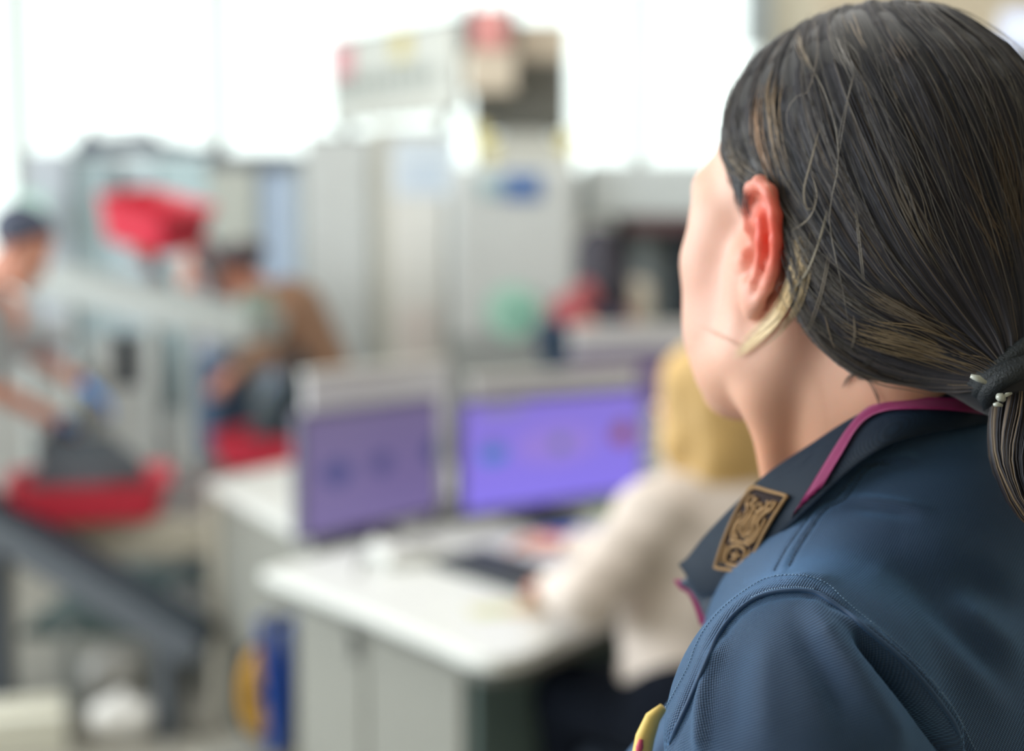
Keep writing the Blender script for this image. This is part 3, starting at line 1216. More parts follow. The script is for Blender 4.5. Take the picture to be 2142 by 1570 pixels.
ARCH = [(1250, 1850), (1330, 1690), (1392, 1570), (1449, 1455), (1479, 1382), (1497, 1338), (1530, 1293), (1573, 1258), (1616, 1243), (1667, 1237),
        (1705, 1241), (1731, 1256), (1769, 1284), (1829, 1331), (1889, 1382), (1940, 1438), (1991, 1506), (2021, 1570), (2060, 1680)]
arch3 = []
for q in ((1449, 1455), (1667, 1240), (1940, 1438)):
    arch3.append(cast(q[0], q[1], shirt_bvh0)[0])
pn = np.cross(arch3[1] - arch3[0], arch3[2] - arch3[0])
pn /= np.linalg.norm(pn)
if pn @ tl < 0:
    pn = -pn


Ns = normals(Vs, Fs)
vx, vy = px_mesh(Vs)
facing = np.einsum('ij,ij->i', Ns, (CAM - Vs) / np.linalg.norm(CAM - Vs, axis=1)[:, None])
fw = np.clip((facing + .05) / .25, 0, 1)
D = np.zeros(len(Vs))


def stroke(pts, w, amp, mode='ridge', taper=.12, side_w=None):
    pts = spline(pts, 40)
    d, par, sd = poly_dist(vx, vy, pts)
    t = np.clip(np.minimum(par, 1 - par) / max(taper, 1e-6), 0, 1) if taper else 1.0
    if mode == 'ridge':
        p = np.exp(-(d / w) ** 2)
    elif mode == 'step':                      # raised on the side 'side_w', sharp at the line
        p = np.where(sd * side_w > 0, np.exp(-(d / w) ** 2), np.exp(-(d / 5.0) ** 2))
    D[:] += amp * p * t * fw


# deep armhole crevice, the rolled fold beside it, seam bands and drag lines
stroke(ARCH, 9, -.0030)
stroke(ARCH[:13], 26, .0022, 'step', .05, 1 if False else -1)
stroke([(1782, 1322), (1850, 1395), (1910, 1466), (1966, 1540), (2000, 1600)], 12, -.0240, taper=.35)
stroke([(1740, 1268), (1815, 1322), (1880, 1385), (1940, 1450), (1990, 1525), (2020, 1600)], 13, .0075, taper=.2)
stroke([(1684, 1254), (1731, 1327), (1791, 1412), (1855, 1506), (1900, 1600)], 34, .0045, taper=.2)
stroke([(1655, 1262), (1690, 1340), (1735, 1430), (1790, 1560)], 26, -.0022, taper=.3)
stroke([(1515, 1322), (1482, 1391), (1468, 1476), (1464, 1600)], 15, .0036, taper=.2)
stroke([(1570, 1300), (1535, 1400), (1525, 1600)], 34, -.0016, taper=.3)
stroke([(1600, 1290), (1600, 1420), (1610, 1600)], 30, .0010, taper=.3)
stroke([(1748, 1049), (1800, 1044), (1870, 1050), (1960, 1066)], 9, .0018, taper=.3)
stroke([(1760, 1062), (1830, 1064), (1930, 1080)], 14, -.0016, taper=.3)
stroke([(1825, 975), (1870, 960), (1930, 962)], 12, .0020, taper=.3)
stroke([(1640, 1215), (1690, 1208), (1760, 1218)], 12, .0018, taper=.3)
stroke([(1804, 1190), (1880, 1270), (1960, 1345), (2060, 1440), (2120, 1520)], 36, .0036, taper=.3)
stroke([(1850, 1180), (1940, 1260), (2040, 1360), (2142, 1470)], 34, -.0030, taper=.3)
stroke([(1983, 1250), (2060, 1310), (2150, 1390)], 30, .0034, taper=.3)
stroke([(2000, 1180), (2080, 1240), (2150, 1300)], 34, -.0026, taper=.3)
stroke([(1880, 1120), (1990, 1150), (2142, 1220)], 45, .0020, taper=.3)
SEAM1 = [(1612, 1208), (1641, 1156), (1676, 1105), (1710, 1062), (1752, 1040), (1774, 1015), (1804, 981), (1850, 966)]
SEAM2 = [(1641, 1205), (1667, 1152), (1697, 1105), (1727, 1066), (1770, 1042), (1792, 1010), (1821, 980), (1862, 970)]
stroke([((a[0] + b_[0]) / 2, (a[1] + b_[1]) / 2) for a, b_ in zip(SEAM1, SEAM2)], 16, .0012, taper=.05)
stroke(SEAM1, 4.5, -.0011, taper=.05)
stroke(SEAM2, 4.5, -.0011, taper=.05)
for k in range(14):
    # small puckers along the seam and across the sleeve head
    x0 = 1560 + k * 12
    stroke([(x0, 1232 - 10 * math.sin(k / 13 * PI)), (x0 + rng.uniform(-3, 5), 1212 - 8 * math.sin(k / 13 * PI))], 4, rng.uniform(.0003, .0008), taper=.2)
Vs2 = Vs + Ns * D[:, None]
Vs2 = relax(Vs2, Fs, 1, .3)

# split at the armhole planes: torso and two sleeves are separate pieces of cloth
cen = Vs2[Fs].mean(1)
cl_ = (cen - TC) @ TR
pl_l = ((cen - arch3[1]) @ pn) > 0
pn_t = pn @ TR
org_t = (arch3[1] - TC) @ TR
mir = cl_ * np.array([-1, 1, 1])
pl_r = ((mir - org_t) @ pn_t) > 0
cx_, cy_ = px_mesh(cen)


def inside_arch(px, py):
    ap = np.array(ARCH)
    yb = np.interp(px, ap[:, 0], ap[:, 1])
    return py > yb


front_face = facing[Fs].mean(1) > 0
vis = front_face & (cl_[:, 0] > .05)
m_left = np.where(vis & (cl_[:, 2] > -.28), inside_arch(cx_, cy_) & (cx_ > 1250) & (cx_ < 2060), pl_l & (cl_[:, 0] > .12))
m_right = pl_r & (cl_[:, 0] < -.12)


def sub_mesh(name, mask, m, parent, uvfun):
    Fq = Fs[mask]
    ids, inv = np.unique(Fq, return_inverse=True)
    V_ = Vs2[ids]
    o = quad_mesh(name, V_ - OFF, inv.reshape(-1, 4), m, parent)
    uvl = o.data.uv_layers.new(name='knit')
    L = np.zeros(len(o.data.loops), np.int32)
    o.data.loops.foreach_get('vertex_index', L)
    vco = np.zeros(len(o.data.vertices) * 3, np.float32)
    o.data.vertices.foreach_get('co', vco)
    vco = vco.reshape(-1, 3).astype(float) + OFF
    uvl.data.foreach_set('uv', uvfun(vco)[L].astype(np.float32).ravel())
    return o


def uv_sleeve(s):
    a, b_ = T(s * .172, -.014, -.10), T(s * .212, -.02, -.285)
    d = (b_ - a) / np.linalg.norm(b_ - a)
    e1 = np.cross(d, tf)
    e1 /= np.linalg.norm(e1)
    e2 = np.cross(d, e1)

    def f(V):
        q = V - a
        x, y = q @ e1, q @ e2
        if s > 0:
            ang = np.arctan2(-x, -y) if False else np.arctan2(y, x)
            # turn the cut of the angle to the hidden inner side
            ref = ((CAM - a) @ e1, (CAM - a) @ e2)
            a0 = math.atan2(ref[1], ref[0])
            ang = (ang - a0 + PI) % (2 * PI) - PI
        else:
            ang = np.arctan2(y, x)
        u_, v_ = ang * .062, q @ d
        return np.stack([u_ * .9 + v_ * .35, v_ * .9 - u_ * .35], 1)
    return f


def uv_torso(V):
    q = (V - TC) @ TR
    # unrolled over the shoulder: front-back against the length from the neck down
    u_ = q[:, 1] * .8 + q[:, 2] * .25
    v_ = np.abs(q[:, 0]) * .95 - q[:, 2] * .9
    return np.stack([u_, v_], 1)


shirt = sub_mesh('polo_shirt', ~(m_left | m_right), M_knit, officer, uv_torso)
sl_l = sub_mesh('sleeve', m_left, M_knit, shirt, uv_sleeve(1))
sl_r = sub_mesh('sleeve', m_right, M_knit, shirt, uv_sleeve(-1))
LS = SDF((-.10, .45, .82), (.55, 1.15, 1.16), .008)
LS.ell(T(0, .012, -.18), (.150, .090, .17), TR, .04)
LS.cone(T(0, .0, -.25), T(0, .0, -.50), .124, .128, .05)
for s in (-1, 1):
    LS.ell(T(s * .075, .068, -.21), (.070, .060, .075), TR, .04)
Vl, Fl = LS.mesh()
quad_mesh('shirt_tail', Vl - OFF, Fl, M_knit, shirt)
shirt_bvh = BVHTree.FromPolygons([Vector(v) for v in Vs2], Fs.tolist())


def on_surf(px, py, bvh, off):
    h = cast(px, py, bvh)
    if not h:
        return None
    n_ = h[1] if h[1] @ ray(px, py) < 0 else -h[1]
    return h[0] + n_ * off


def stitch_line(pts, step, ln, r, m, name='stitching', off=.0004, bvh=None, slant=0.0):
    bvh = bvh or shirt_bvh
    total = sum(math.dist(pts[i], pts[i + 1]) for i in range(len(pts) - 1))
    n_ = max(4, int(total / step))
    pl = spline(pts, n_ + 1)
    mb = MB()
    for i in range(n_):
        a = pl[i]
        d = pl[i + 1] - pl[i]
        nrm = np.array([-d[1], d[0]]) / (np.linalg.norm(d) + 1e-9)
        b_ = a + d * ln + nrm * slant
        q0, q1 = on_surf(a[0], a[1], bvh, off), on_surf(b_[0], b_[1], bvh, off)
        if q0 is None or q1 is None or np.linalg.norm(q0 - q1) > .006:
            continue
        qm = (q0 + q1) / 2
        h = on_surf((a[0] + b_[0]) / 2, (a[1] + b_[1]) / 2, bvh, off + r * .6)
        mb.tube([q0 - OFF, (qm if h is None else h) - OFF, q1 - OFF], [r * .5, r, r * .5], 5)
    o = mb.build(name, m, shirt, True)
    o['kind'] = 'stuff'
    return o


stitch_line(SEAM1, 7.5, .72, .00042, M_seamd)
stitch_line(SEAM2, 7.5, .72, .00042, M_seamd)
TOP = [(1352, 1560), (1400, 1470), (1440, 1395), (1456, 1352), (1478, 1312), (1513, 1272), (1560, 1235), (1600, 1212), (1640, 1204), (1690, 1206), (1730, 1222), (1760, 1250), (1800, 1285), (1850, 1325), (1905, 1375), (1950, 1425), (1995, 1485), (2040, 1570)]
stitch_line(TOP, 7.5, .65, .00036, M_seam)
# overlocked threads just above the armhole
stitch_line([(1573, 1248), (1616, 1232), (1667, 1227), (1705, 1231)], 5, .5, .0004, M_seam, slant=5)


def cord(pts, r, m, name, n=90, off=.0005, bvh=None, parent=None, nose=.3):
    pl = spline(pts, n)
    q = [on_surf(a, b_, bvh or shirt_bvh, off) for a, b_ in pl]
    q = np.array([x for x in q if x is not None])
    for _ in range(4):
        q[1:-1] = q[1:-1] * .5 + (q[2:] + q[:-2]) * .25
    rr = np.full(len(q), r)
    rr *= np.clip(np.minimum(np.arange(len(q)), np.arange(len(q))[::-1]) / 6 + nose, 0, 1)
    return MB().tube([x - OFF for x in q], rr, 8).build(name, m, parent or shirt, True)


cord([(1400, 1556), (1449, 1452), (1481, 1380), (1499, 1335), (1532, 1290), (1575, 1255), (1617, 1240), (1667, 1235), (1705, 1239), (1731, 1253), (1769, 1281), (1829, 1328), (1889, 1379), (1940, 1435), (1991, 1503), (2010, 1540)], .0011, M_knit, 'armhole_seam', n=140)

# ---- collar
fold = [(1456, 1168, .812), (1500, 1103, .800), (1556, 1040, .785), (1612, 984, .770), (1700, 925, .755), (1780, 874, .742), (1870, 832, .734), (1960, 806, .736), (2060, 786, .746), (2112, 784, .758)]
edge_ = [(1452, 1192, .812), (1478, 1250, .795), (1560, 1205, .762), (1640, 1115, .738), (1700, 1055, .724), (1790, 972, .716), (1860, 928, .712), (1950, 903, .716), (2060, 890, .728), (2112, 888, .740)]
NJ, NK = 60, 14
fo = spline(fold, NJ)
ed = spline(edge_, NJ)


def collar_grid():
    rows = []
    for j in range(NJ):
        A0, B0 = P(*fo[j]), P(*ed[j])
        d = B0 - A0
        out = (A0 + B0) / 2 - T(0, .01, -.02)
        out[2] = 0
        out /= np.linalg.norm(out)
        # inside stand, rolled fold, then the falling leaf
        inner = A0 - out * .010 - np.array([0, 0, .030])
        row = []
        for k in range(5):
            t = k / 5
            row.append(inner * (1 - t) + (A0 - out * .006) * t)
        for k in range(NK):
            t = k / (NK - 1)
            ang = min(1.0, t / .12) * PI / 2
            lift = math.sin(ang) * .003 + .006 * math.sin(PI * t) ** .8
            row.append(A0 + d * t + out * lift + np.array([0, 0, .0018 * math.sin(min(1, t / .15) * PI)]))
        rows.append(row)
    return np.array(rows)


CG = collar_grid()


def mirT(p):
    q = (p - TC) @ TR
    q = q * np.array([-1, 1, 1])
    return q @ TR.T + TC


CG = CG + 0
full = np.concatenate([CG, mirT(CG)[::-1]], 0)
# pull the seam at the centre back together
mid = NJ
gap = (full[mid - 1] - full[mid])
for k in range(8):
    w = .5 * (1 - k / 8)
    full[mid - 1 - k] = full[mid - 1 - k] - gap * w
    full[mid + k] = full[mid + k] + gap * w
for _ in range(2):
    full[mid - 6:mid + 6] = full[mid - 6:mid + 6] * .5 + (full[mid - 5:mid + 7] + full[mid - 7:mid + 5]) * .25
cb = MB().sheet([[p - OFF for p in row] for row in full], .0024)
collar = cb.build('collar', M_rib, shirt, True)
uvl = collar.data.uv_layers.new(name='knit')
L = np.zeros(len(collar.data.loops), np.int32)
collar.data.loops.foreach_get('vertex_index', L)
vco = np.zeros(len(collar.data.vertices) * 3, np.float32)
collar.data.vertices.foreach_get('co', vco)
vco = vco.reshape(-1, 3)
uvl.data.foreach_set('uv', np.stack([vco @ TR[:, 1] + vco[:, 2] * .3, vco[:, 2] + vco @ TR[:, 0]], 1)[L].astype(np.float32).ravel())
collar['label'] = 'dark ribbed navy collar with a gold embroidered badge'
bmc = bmesh.new()
bmc.from_mesh(collar.data)
bmesh.ops.triangulate(bmc, faces=bmc.faces[:])
bmc.verts.ensure_lookup_table()
collar_bvh = BVHTree.FromPolygons([Vector(np.array(v.co) + OFF) for v in bmc.verts], [[v.index for v in f.verts] for f in bmc.faces])
bmc.free()

# placket: the buttoned front opening, seen only past the far side
pk = MB()
for s in (-1, 1):
    g_ = [[T(s * .012 + dx, .062 + .035 * (t ** .7), -.055 - .17 * t) - OFF for dx in (-.014, .014)] for t in np.linspace(0, 1, 10)]
    pk.sheet(g_, .003)
pk.build('placket', M_rib, shirt, True)

# ---- lanyard
M_lan = mat('magenta_ribbon', 'b5307f', .5, noise=.12, nscale=300, sheen=.4)
lan_px = [(2096, 856), (2040, 853), (1960, 849), (1880, 850), (1845, 855), (1815, 868), (1786, 900), (1758, 945), (1730, 990), (1702, 1035), (1670, 1085), (1645, 1125), (1620, 1165)]
pl = spline(lan_px, 70)
wid = np.interp(np.arange(70), [0, 22, 30, 34, 40, 69], [12.5, 12, 10, 8, 10, 11])
rows = []
for i in range(70):
    d = pl[min(i + 1, 69)] - pl[max(i - 1, 0)]
    nr = np.array([-d[1], d[0]]) / np.linalg.norm(d)
    row = []
    for t in np.linspace(-1, 1, 5):
        q = on_surf(pl[i, 0] + nr[0] * wid[i] * t, pl[i, 1] + nr[1] * wid[i] * t, collar_bvh, .0018)
        row.append(q)
    rows.append(row)
rows = [r_ for r_ in rows if all(x is not None for x in r_)]
R_ = np.array(rows)
for _ in range(5):
    R_[1:-1] = R_[1:-1] * .5 + (R_[2:] + R_[:-2]) * .25
lan = MB().sheet([[p - OFF for p in row] for row in R_], .0009)
# down the chest on the near side, and the far side mirrored
end = (R_[-1][2] - TC) @ TR
chest = [end, np.array([.050, .075, -.10]), np.array([.035, .100, -.17]), np.array([.012, .112, -.27]), np.array([.0, .112, -.33])]
cp = spline(np.array(chest), 24)
for s in (1, -1):
    g_ = []
    for i, c in enumerate(cp):
        g_.append([T(s * (c[0] + dx), c[1] + .004, c[2]) - OFF for dx in (-.0045, .0045)])
    lan.sheet(g_)
far = mirT(R_[:, :, :])
lan.sheet([[p - OFF for p in row] for row in far])
lany = lan.build('lanyard', M_lan, officer, True)
lany['label'] = 'narrow magenta lanyard ribbon lying over the navy collar'

# pass hanging from the lanyard, and the embroidered crest on the chest
cardm = mat('pass_card', 'e8e2cf', .4)
MB().box(T(0, .112, -.365) - OFF, (.055, .004, .085), rz=TT, bevel=.002).build('id_card', cardm, lany)

# ---- badge embroidered in gold on the collar leaf
M_gold = mat('gold_thread', 'b58a52', .55, noise=.25, nscale=900, bump=.6, bscale=2500, sheen=.2)
M_bback = mat('badge_ground', '3a2a2c', .8)
BQ = [(1576, 1020), (1652, 1040), (1566, 1196), (1502, 1186)]     # top left, top right, bottom right, bottom left


def bq(s_, t_, off=.0015):
    a, b_, c, d = [np.array(q, float) for q in BQ]
    p = (a * (1 - s_) + b_ * s_) * (1 - t_) + (d * (1 - s_) + c * s_) * t_
    p = p + np.array([-6, -2]) * math.sin(PI * t_)
    q = on_surf(p[0], p[1], collar_bvh, off)
    return None if q is None else q - OFF


def badge_line(pts, r, mb, n=None):
    n = n or max(6, 4 * len(pts))
    q = [bq(a, b_, .0019) for a, b_ in spline(pts, n)]
    q = [x for x in q if x is not None]
    if len(q) > 2:
        mb.tube(q, r, 6)


g_ = [[bq(s_, t_, .0012) for s_ in np.linspace(.02, .98, 8)] for t_ in np.linspace(.01, .99, 20)]
g_ = [r_ for r_ in g_ if all(x is not None for x in r_)]
badge = MB().sheet(g_, .0008).build('rank_badge', M_bback, shirt, True)
badge['label'] = 'gold embroidered rectangular rank badge on the collar leaf'
mb = MB()
badge_line([(.02, .06), (.12, .0), (.5, .0), (.98, .0), (1, .04), (1, .5), (1, .98), (.96, 1), (.5, 1), (.03, 1), (0, .96), (0, .5), (.02, .06), (.12, 0)], .0010, mb, 110)
mb.build('badge_border', M_gold, badge, True)
mb = MB()
for sg in (-1, 1):
    def X_(v):
        return .5 + sg * v
    badge_line([(X_(.36), .10), (X_(.34), .20), (X_(.24), .26), (X_(.20), .38), (X_(.30), .46), (X_(.26), .58), (X_(.12), .62)], .0011, mb)
    badge_line([(X_(.14), .12), (X_(.20), .18), (X_(.10), .26), (X_(.12), .40), (X_(.18), .50), (X_(.10), .56)], .0011, mb)
    badge_line([(X_(.34), .32), (X_(.37), .44), (X_(.34), .60), (X_(.20), .66)], .0008, mb)
    badge_line([(X_(.28), .10), (X_(.20), .16), (X_(.30), .24)], .0008, mb)
    badge_line([(X_(.04), .30), (X_(.05), .48), (X_(.03), .60)], .0008, mb)
    badge_line([(X_(.02), .16), (X_(.08), .22), (X_(.02), .28)], .0008, mb)
    badge_line([(X_(.0), .70), (X_(.22), .74), (X_(.28), .84), (X_(.18), .93), (X_(0), .94)], .0010, mb)
    badge_line([(X_(.36), .72), (X_(.37), .84), (X_(.33), .94)], .0008, mb)
badge_line([(.2, .67), (.5, .655), (.8, .67)], .0009, mb)
for k in range(5):
    a = k * 2 * PI / 5 - PI / 2
    badge_line([(.5, .83), (.5 + .09 * math.cos(a), .83 + .05 * math.sin(a)), (.5 + .15 * math.cos(a), .83 + .075 * math.sin(a))], .0007, mb)
mb.build('badge_motif', M_gold, badge, True)

# the crest badge on the far breast, edge-on at the bottom of the frame
M_cy = mat('crest_yellow', 'f0cf74', .6)
M_cr = mat('crest_red', 'd0506a', .6)
cr = MB()
c0 = P(1336, 1560, .70)
cr.tube([P(1388, 1478, .700) - OFF, P(1366, 1500, .700) - OFF, P(1350, 1540, .700) - OFF, P(1338, 1600, .70) - OFF, P(1330, 1650, .70) - OFF], [.002, .0035, .0042, .0042, .003], 10, flat=1.5)
crest = cr.build('chest_crest', M_cy, shirt, True)
crest['label'] = 'yellow and red embroidered crest on the sleeve edge'
MB().tube([P(1341, 1546, .694) - OFF, P(1338, 1562, .694) - OFF, P(1334, 1580, .694) - OFF], [.001, .0018, .001], 8).build('crest_emblem', M_cr, crest, True)

# ---- trousers and shoes below the frame
M_tr = mat('navy_trouser_cloth', '1d2836', .8)
M_sh = mat('black_leather', '15161a', .4)
TS = SDF((-.15, .50, .0), (.55, 1.15, .98), .008)
TS.ell(T(0, 0, -.50) - 0, (.155, .115, .12), TR, .04)
for s in (-1, 1):
    TS.chain([T(s * .085, 0, -.52), T(s * .095, .015, -.88), T(s * .095, .0, -1.33)], [.092, .066, .052], .02)
Vt, Ft = TS.mesh()
quad_mesh('trousers', Vt - OFF, Ft, M_tr, officer)
for s in (-1, 1):
    q = SDF(T(s * .095, .04, -1.40) - .2, T(s * .095, .04, -1.30) + .2, .006)
    q.chain([T(s * .095, -.02, -1.345), T(s * .10, .08, -1.365), T(s * .10, .15, -1.37)], [.042, .038, .028], .02)
    q.cut((0, 0, .004), (0, 0, -1))
    Vq, Fq_ = q.mesh()
    quad_mesh('shoe', Vq - OFF, Fq_, M_sh, officer)

# the far collar point and lanyard edge showing past the near collar
cp_ = [P(1424, 1222, .815), P(1448, 1208, .808), P(1480, 1206, .80), P(1530, 1220, .79), P(1530, 1330, .79), P(1478, 1300, .80), P(1462, 1262, .805), P(1446, 1236, .81)]
fb = MB()
c_ = sum(cp_) / len(cp_)
vs_ = [[fb.bm.verts.new(Vector(p - OFF + np.array([0, dy, 0]))) for p in cp_] for dy in (0, .006)]
fb.bm.faces.new(vs_[0])
fb.bm.faces.new(list(reversed(vs_[1])))
for i in range(len(cp_)):
    j = (i + 1) % len(cp_)
    fb.bm.faces.new((vs_[0][j], vs_[0][i], vs_[1][i], vs_[1][j]))
fb.build('collar_point', M_rib, shirt)
fl = MB()
ed_ = spline([P(1420, 1214, .818), P(1434, 1234, .815), P(1450, 1244, .812), (P(1464, 1272, .808)), P(1476, 1310, .802)], 14)
fl.sheet([[p - OFF + np.array([dx, .003, 0]) for dx in (-.0028, .004)] for p in ed_], .001)
fl.build('lanyard_front', M_lan, lany, True)
# ================================================================== THE HALL BEHIND
M_white = mat('white_laminate', 'dadddb', .35)
M_cab = mat('grey_cabinet', '8b8c86', .5, noise=.06)
M_cabd = mat('dark_kneehole', '5f7373', .6)
M_steel = mat('brushed_steel', 'a9abaa', .38, metal=.55, noise=.1, nscale=30)
M_mach = mat('machine_grey', 'c3c8c8', .5, noise=.05)
M_machd = mat('machine_mid_grey', '9a9f9f', .5, noise=.05)
M_machw = mat('machine_white', 'dcdcd8', .45)
M_dark = mat('dark_plastic', '2a2f35', .5)
M_red = mat('red_tray_plastic', 'd4344a', .35)
M_navy = mat('navy_cloth', '1c2838', .8)
M_beige = mat('beige_edge', 'b5b0a2', .5)
M_black = mat('black_rubber', '22303c', .6)
M_skin = mat('warm_skin', 'cf8f78', .5, noise=.08, nscale=30)
M_glassy = mat('pale_blue_panel', 'bccfd8', .3, noise=.05)
M_yel = mat('yellow_plastic', 'd9a12c', .4)
M_blue = mat('blue_plastic', '2b5cb8', .4)
M_pap = mat('paper', 'f2f2ee', .7)


def wbox(px0, py0, px1, py1, d, dep):
    """centre and size of an upright box whose near face fills these pixels at depth d"""
    a, b_ = P(px0, py0, d), P(px1, py1, d)
    y0 = (a[1] + b_[1]) / 2
    return np.array([(a[0] + b_[0]) / 2, y0 + dep / 2, (a[2] + b_[2]) / 2]), np.array([abs(b_[0] - a[0]), dep, abs(a[2] - b_[2])])


def to_floor(c, s):
    top = c[2] + s[2] / 2
    return np.array([c[0], c[1], top / 2]), np.array([s[0], s[1], top])


# ------------------------------------------------------------------ front desk
def hgt(px, py, h=.75):
    return G(px, py, h)


d1 = [hgt(548, 1192), hgt(760, 1272)] + [hgt(a, b_) for a, b_ in spline([(930, 1341), (985, 1365), (1040, 1374), (1095, 1366), (1160, 1338)], 14)] + [hgt(1330, 1262), hgt(1560, 1180), hgt(1400, 1050), hgt(1000, 1086), hgt(760, 1130)]
o0 = np.array([d1[5][0], d1[5][1], 0])
desk = thing('desk', 'white-topped corner desk with rounded end, nearest, where the blonde woman types', 'desk', (o0[0], o0[1], 0))
MB().prism([(p[0] - o0[0], p[1] - o0[1]) for p in d1], .722, .75, .006).build('desk_top', M_white, desk)
cc_ = np.mean([p[:2] for p in d1], 0)
MB().prism([((p[0] - cc_[0]) * .988 + cc_[0] - o0[0], (p[1] - cc_[1]) * .988 + cc_[1] - o0[1]) for p in d1], .700, .722).build('under_edge_shade', mat('under_edge_shade_grey', '5f625e', .6), desk)  # dark strip stands in for the shade line below the desk top
e0, e1 = hgt(600, 1222, .70), hgt(948, 1357, .70)
dd = (e1 - e0)[:2]
ln = np.linalg.norm(dd)
rz = math.atan2(dd[1], dd[0])
nin = np.array([-dd[1], dd[0]]) / ln                     # into the desk
mid_ = (e0 + e1)[:2] / 2 + nin * .27
cab = thing('cabinet', 'low grey two-door cabinet with small black lock under the front desk', 'cabinet', (mid_[0], mid_[1], 0), rz)
MB().box((0, 0, .372), (ln, .46, .645), bevel=.004).build('cabinet_body', M_cab, cab)
MB().box((0, 0, .025), (ln - .04, .42, .05)).build('plinth', M_dark, cab)
for k, (a, b_) in enumerate(((-.5, -.05), (-.04, .5))):
    dr = MB().box(((a + b_) / 2 * ln, -.239, .375), ((b_ - a) * ln - .008, .018, .63), bevel=.003).build('door', M_cab, cab)
    if k == 0:
        MB().lathe([(.0, -.014), (.010, -.014), (.011, 0)], c=((b_ - .05) * ln, -.247, .635), n=16, axis='Y').box(((b_ - .05) * ln, -.25, .60), (.022, .008, .045)).build('lock', M_dark, dr)
MB().box((ln / 2 + .012, .0, .348), (.02, .46, .695)).build('end_panel', M_cabd, cab)
# kneehole back panel (modesty board)
k0, k1 = hgt(1130, 1290, .72), hgt(1500, 1190, .72)
kd = (k1 - k0)[:2]
kl = np.linalg.norm(kd)
km = (k0 + k1)[:2] / 2 + np.array([-kd[1], kd[0]]) / kl * .16
MB().box((km[0] - o0[0], km[1] - o0[1], .36), (kl, .02, .67), rz=math.atan2(kd[1], kd[0])).build('modesty_panel', M_cabd, desk)
lg = MB()
for q in (hgt(1440, 1190), hgt(1380, 1070)):
    lg.box((q[0] - o0[0], q[1] - o0[1], .36), (.05, .05, .72), bevel=.005)
    lg.build('leg', M_cabd, desk)
    lg = MB()
lg.bm.free()

# ------------------------------------------------------------------ second desk behind
d2 = [hgt(432, 1006), hgt(645, 1118), hgt(760, 1090), hgt(1010, 1030), hgt(940, 965), hgt(640, 960)]
c2 = np.mean(d2, 0)
desk2 = thing('desk', 'white-topped desk with grey end panel, behind the left monitor', 'desk', (c2[0], c2[1], 0))
MB().prism([(p[0] - c2[0], p[1] - c2[1]) for p in d2], .72, .75, .005).build('desk_top', M_white, desk2)
a, b_ = d2[0][:2], d2[1][:2]
v = b_ - a
L_ = np.linalg.norm(v)
n_ = np.array([-v[1], v[0]]) / L_
pm = (a + b_) / 2 + n_ * .03 - c2[:2]
MB().box((pm[0], pm[1], .36), (L_ - .02, .03, .72), rz=math.atan2(v[1], v[0])).build('end_panel', M_cab, desk2)
MB().box((pm[0] - v[0] / L_ * (L_ / 2 - .05) - n_[0] * .02, pm[1] - v[1] / L_ * (L_ / 2 - .05) - n_[1] * .02, .36), (.11, .02, .72), rz=math.atan2(v[1], v[0])).build('edge_post', M_beige, desk2)
for q in (d2[3], d2[4]):
    MB().box((q[0] - c2[0] - .06, q[1] - c2[1], .36), (.04, .04, .72)).build('leg', M_cab, desk2)


# ------------------------------------------------------------------ monitors
def screen_mat(name, top, bot, strength, blobs, halo=None):
    m = bpy.data.materials.new(name)
    m.use_nodes = True
    nt = m.node_tree
    b = nt.nodes['Principled BSDF']
    b.inputs['Base Color'].default_value = (.01, .01, .015, 1)
    b.inputs['Roughness'].default_value = .35
    tc = nt.nodes.new('ShaderNodeTexCoord')
    sp = nt.nodes.new('ShaderNodeSeparateXYZ')
    nt.links.new(tc.outputs['Generated'], sp.inputs[0])
    mx = nt.nodes.new('ShaderNodeMix')
    mx.data_type = 'RGBA'
    mx.inputs['A'].default_value = (*lin(bot), 1)
    mx.inputs['B'].default_value = (*lin(top), 1)
    nt.links.new(sp.outputs['Z'], mx.inputs['Factor'])
    cur = mx.outputs['Result']
    for (u, v_, r, asp, col, w) in blobs:
        vm = nt.nodes.new('ShaderNodeVectorMath')
        vm.operation = 'SUBTRACT'
        vm.inputs[1].default_value = (u, 0, v_)
        nt.links.new(tc.outputs['Generated'], vm.inputs[0])
        sc_ = nt.nodes.new('ShaderNodeVectorMath')
        sc_.operation = 'MULTIPLY'
        sc_.inputs[1].default_value = (1 / r, 0, 1 / (r * asp))
        nt.links.new(vm.outputs[0], sc_.inputs[0])
        ln_ = nt.nodes.new('ShaderNodeVectorMath')
        ln_.operation = 'LENGTH'
        nt.links.new(sc_.outputs[0], ln_.inputs[0])
        mr = nt.nodes.new('ShaderNodeMapRange')
        mr.inputs['From Min'].default_value = 1.05
        mr.inputs['From Max'].default_value = .8
        mr.inputs['To Max'].default_value = w
        nt.links.new(ln_.outputs['Value'], mr.inputs['Value'])
        m2 = nt.nodes.new('ShaderNodeMix')
        m2.data_type = 'RGBA'
        m2.inputs['B'].default_value = (*lin(col), 1)
        nt.links.new(mr.outputs[0], m2.inputs['Factor'])
        nt.links.new(cur, m2.inputs['A'])
        cur = m2.outputs['Result']
    nt.links.new(cur, b.inputs['Emission Color'])
    b.inputs['Emission Strength'].default_value = strength
    return m


M_bez = mat('bezel_plastic', '5d5a70', .5)


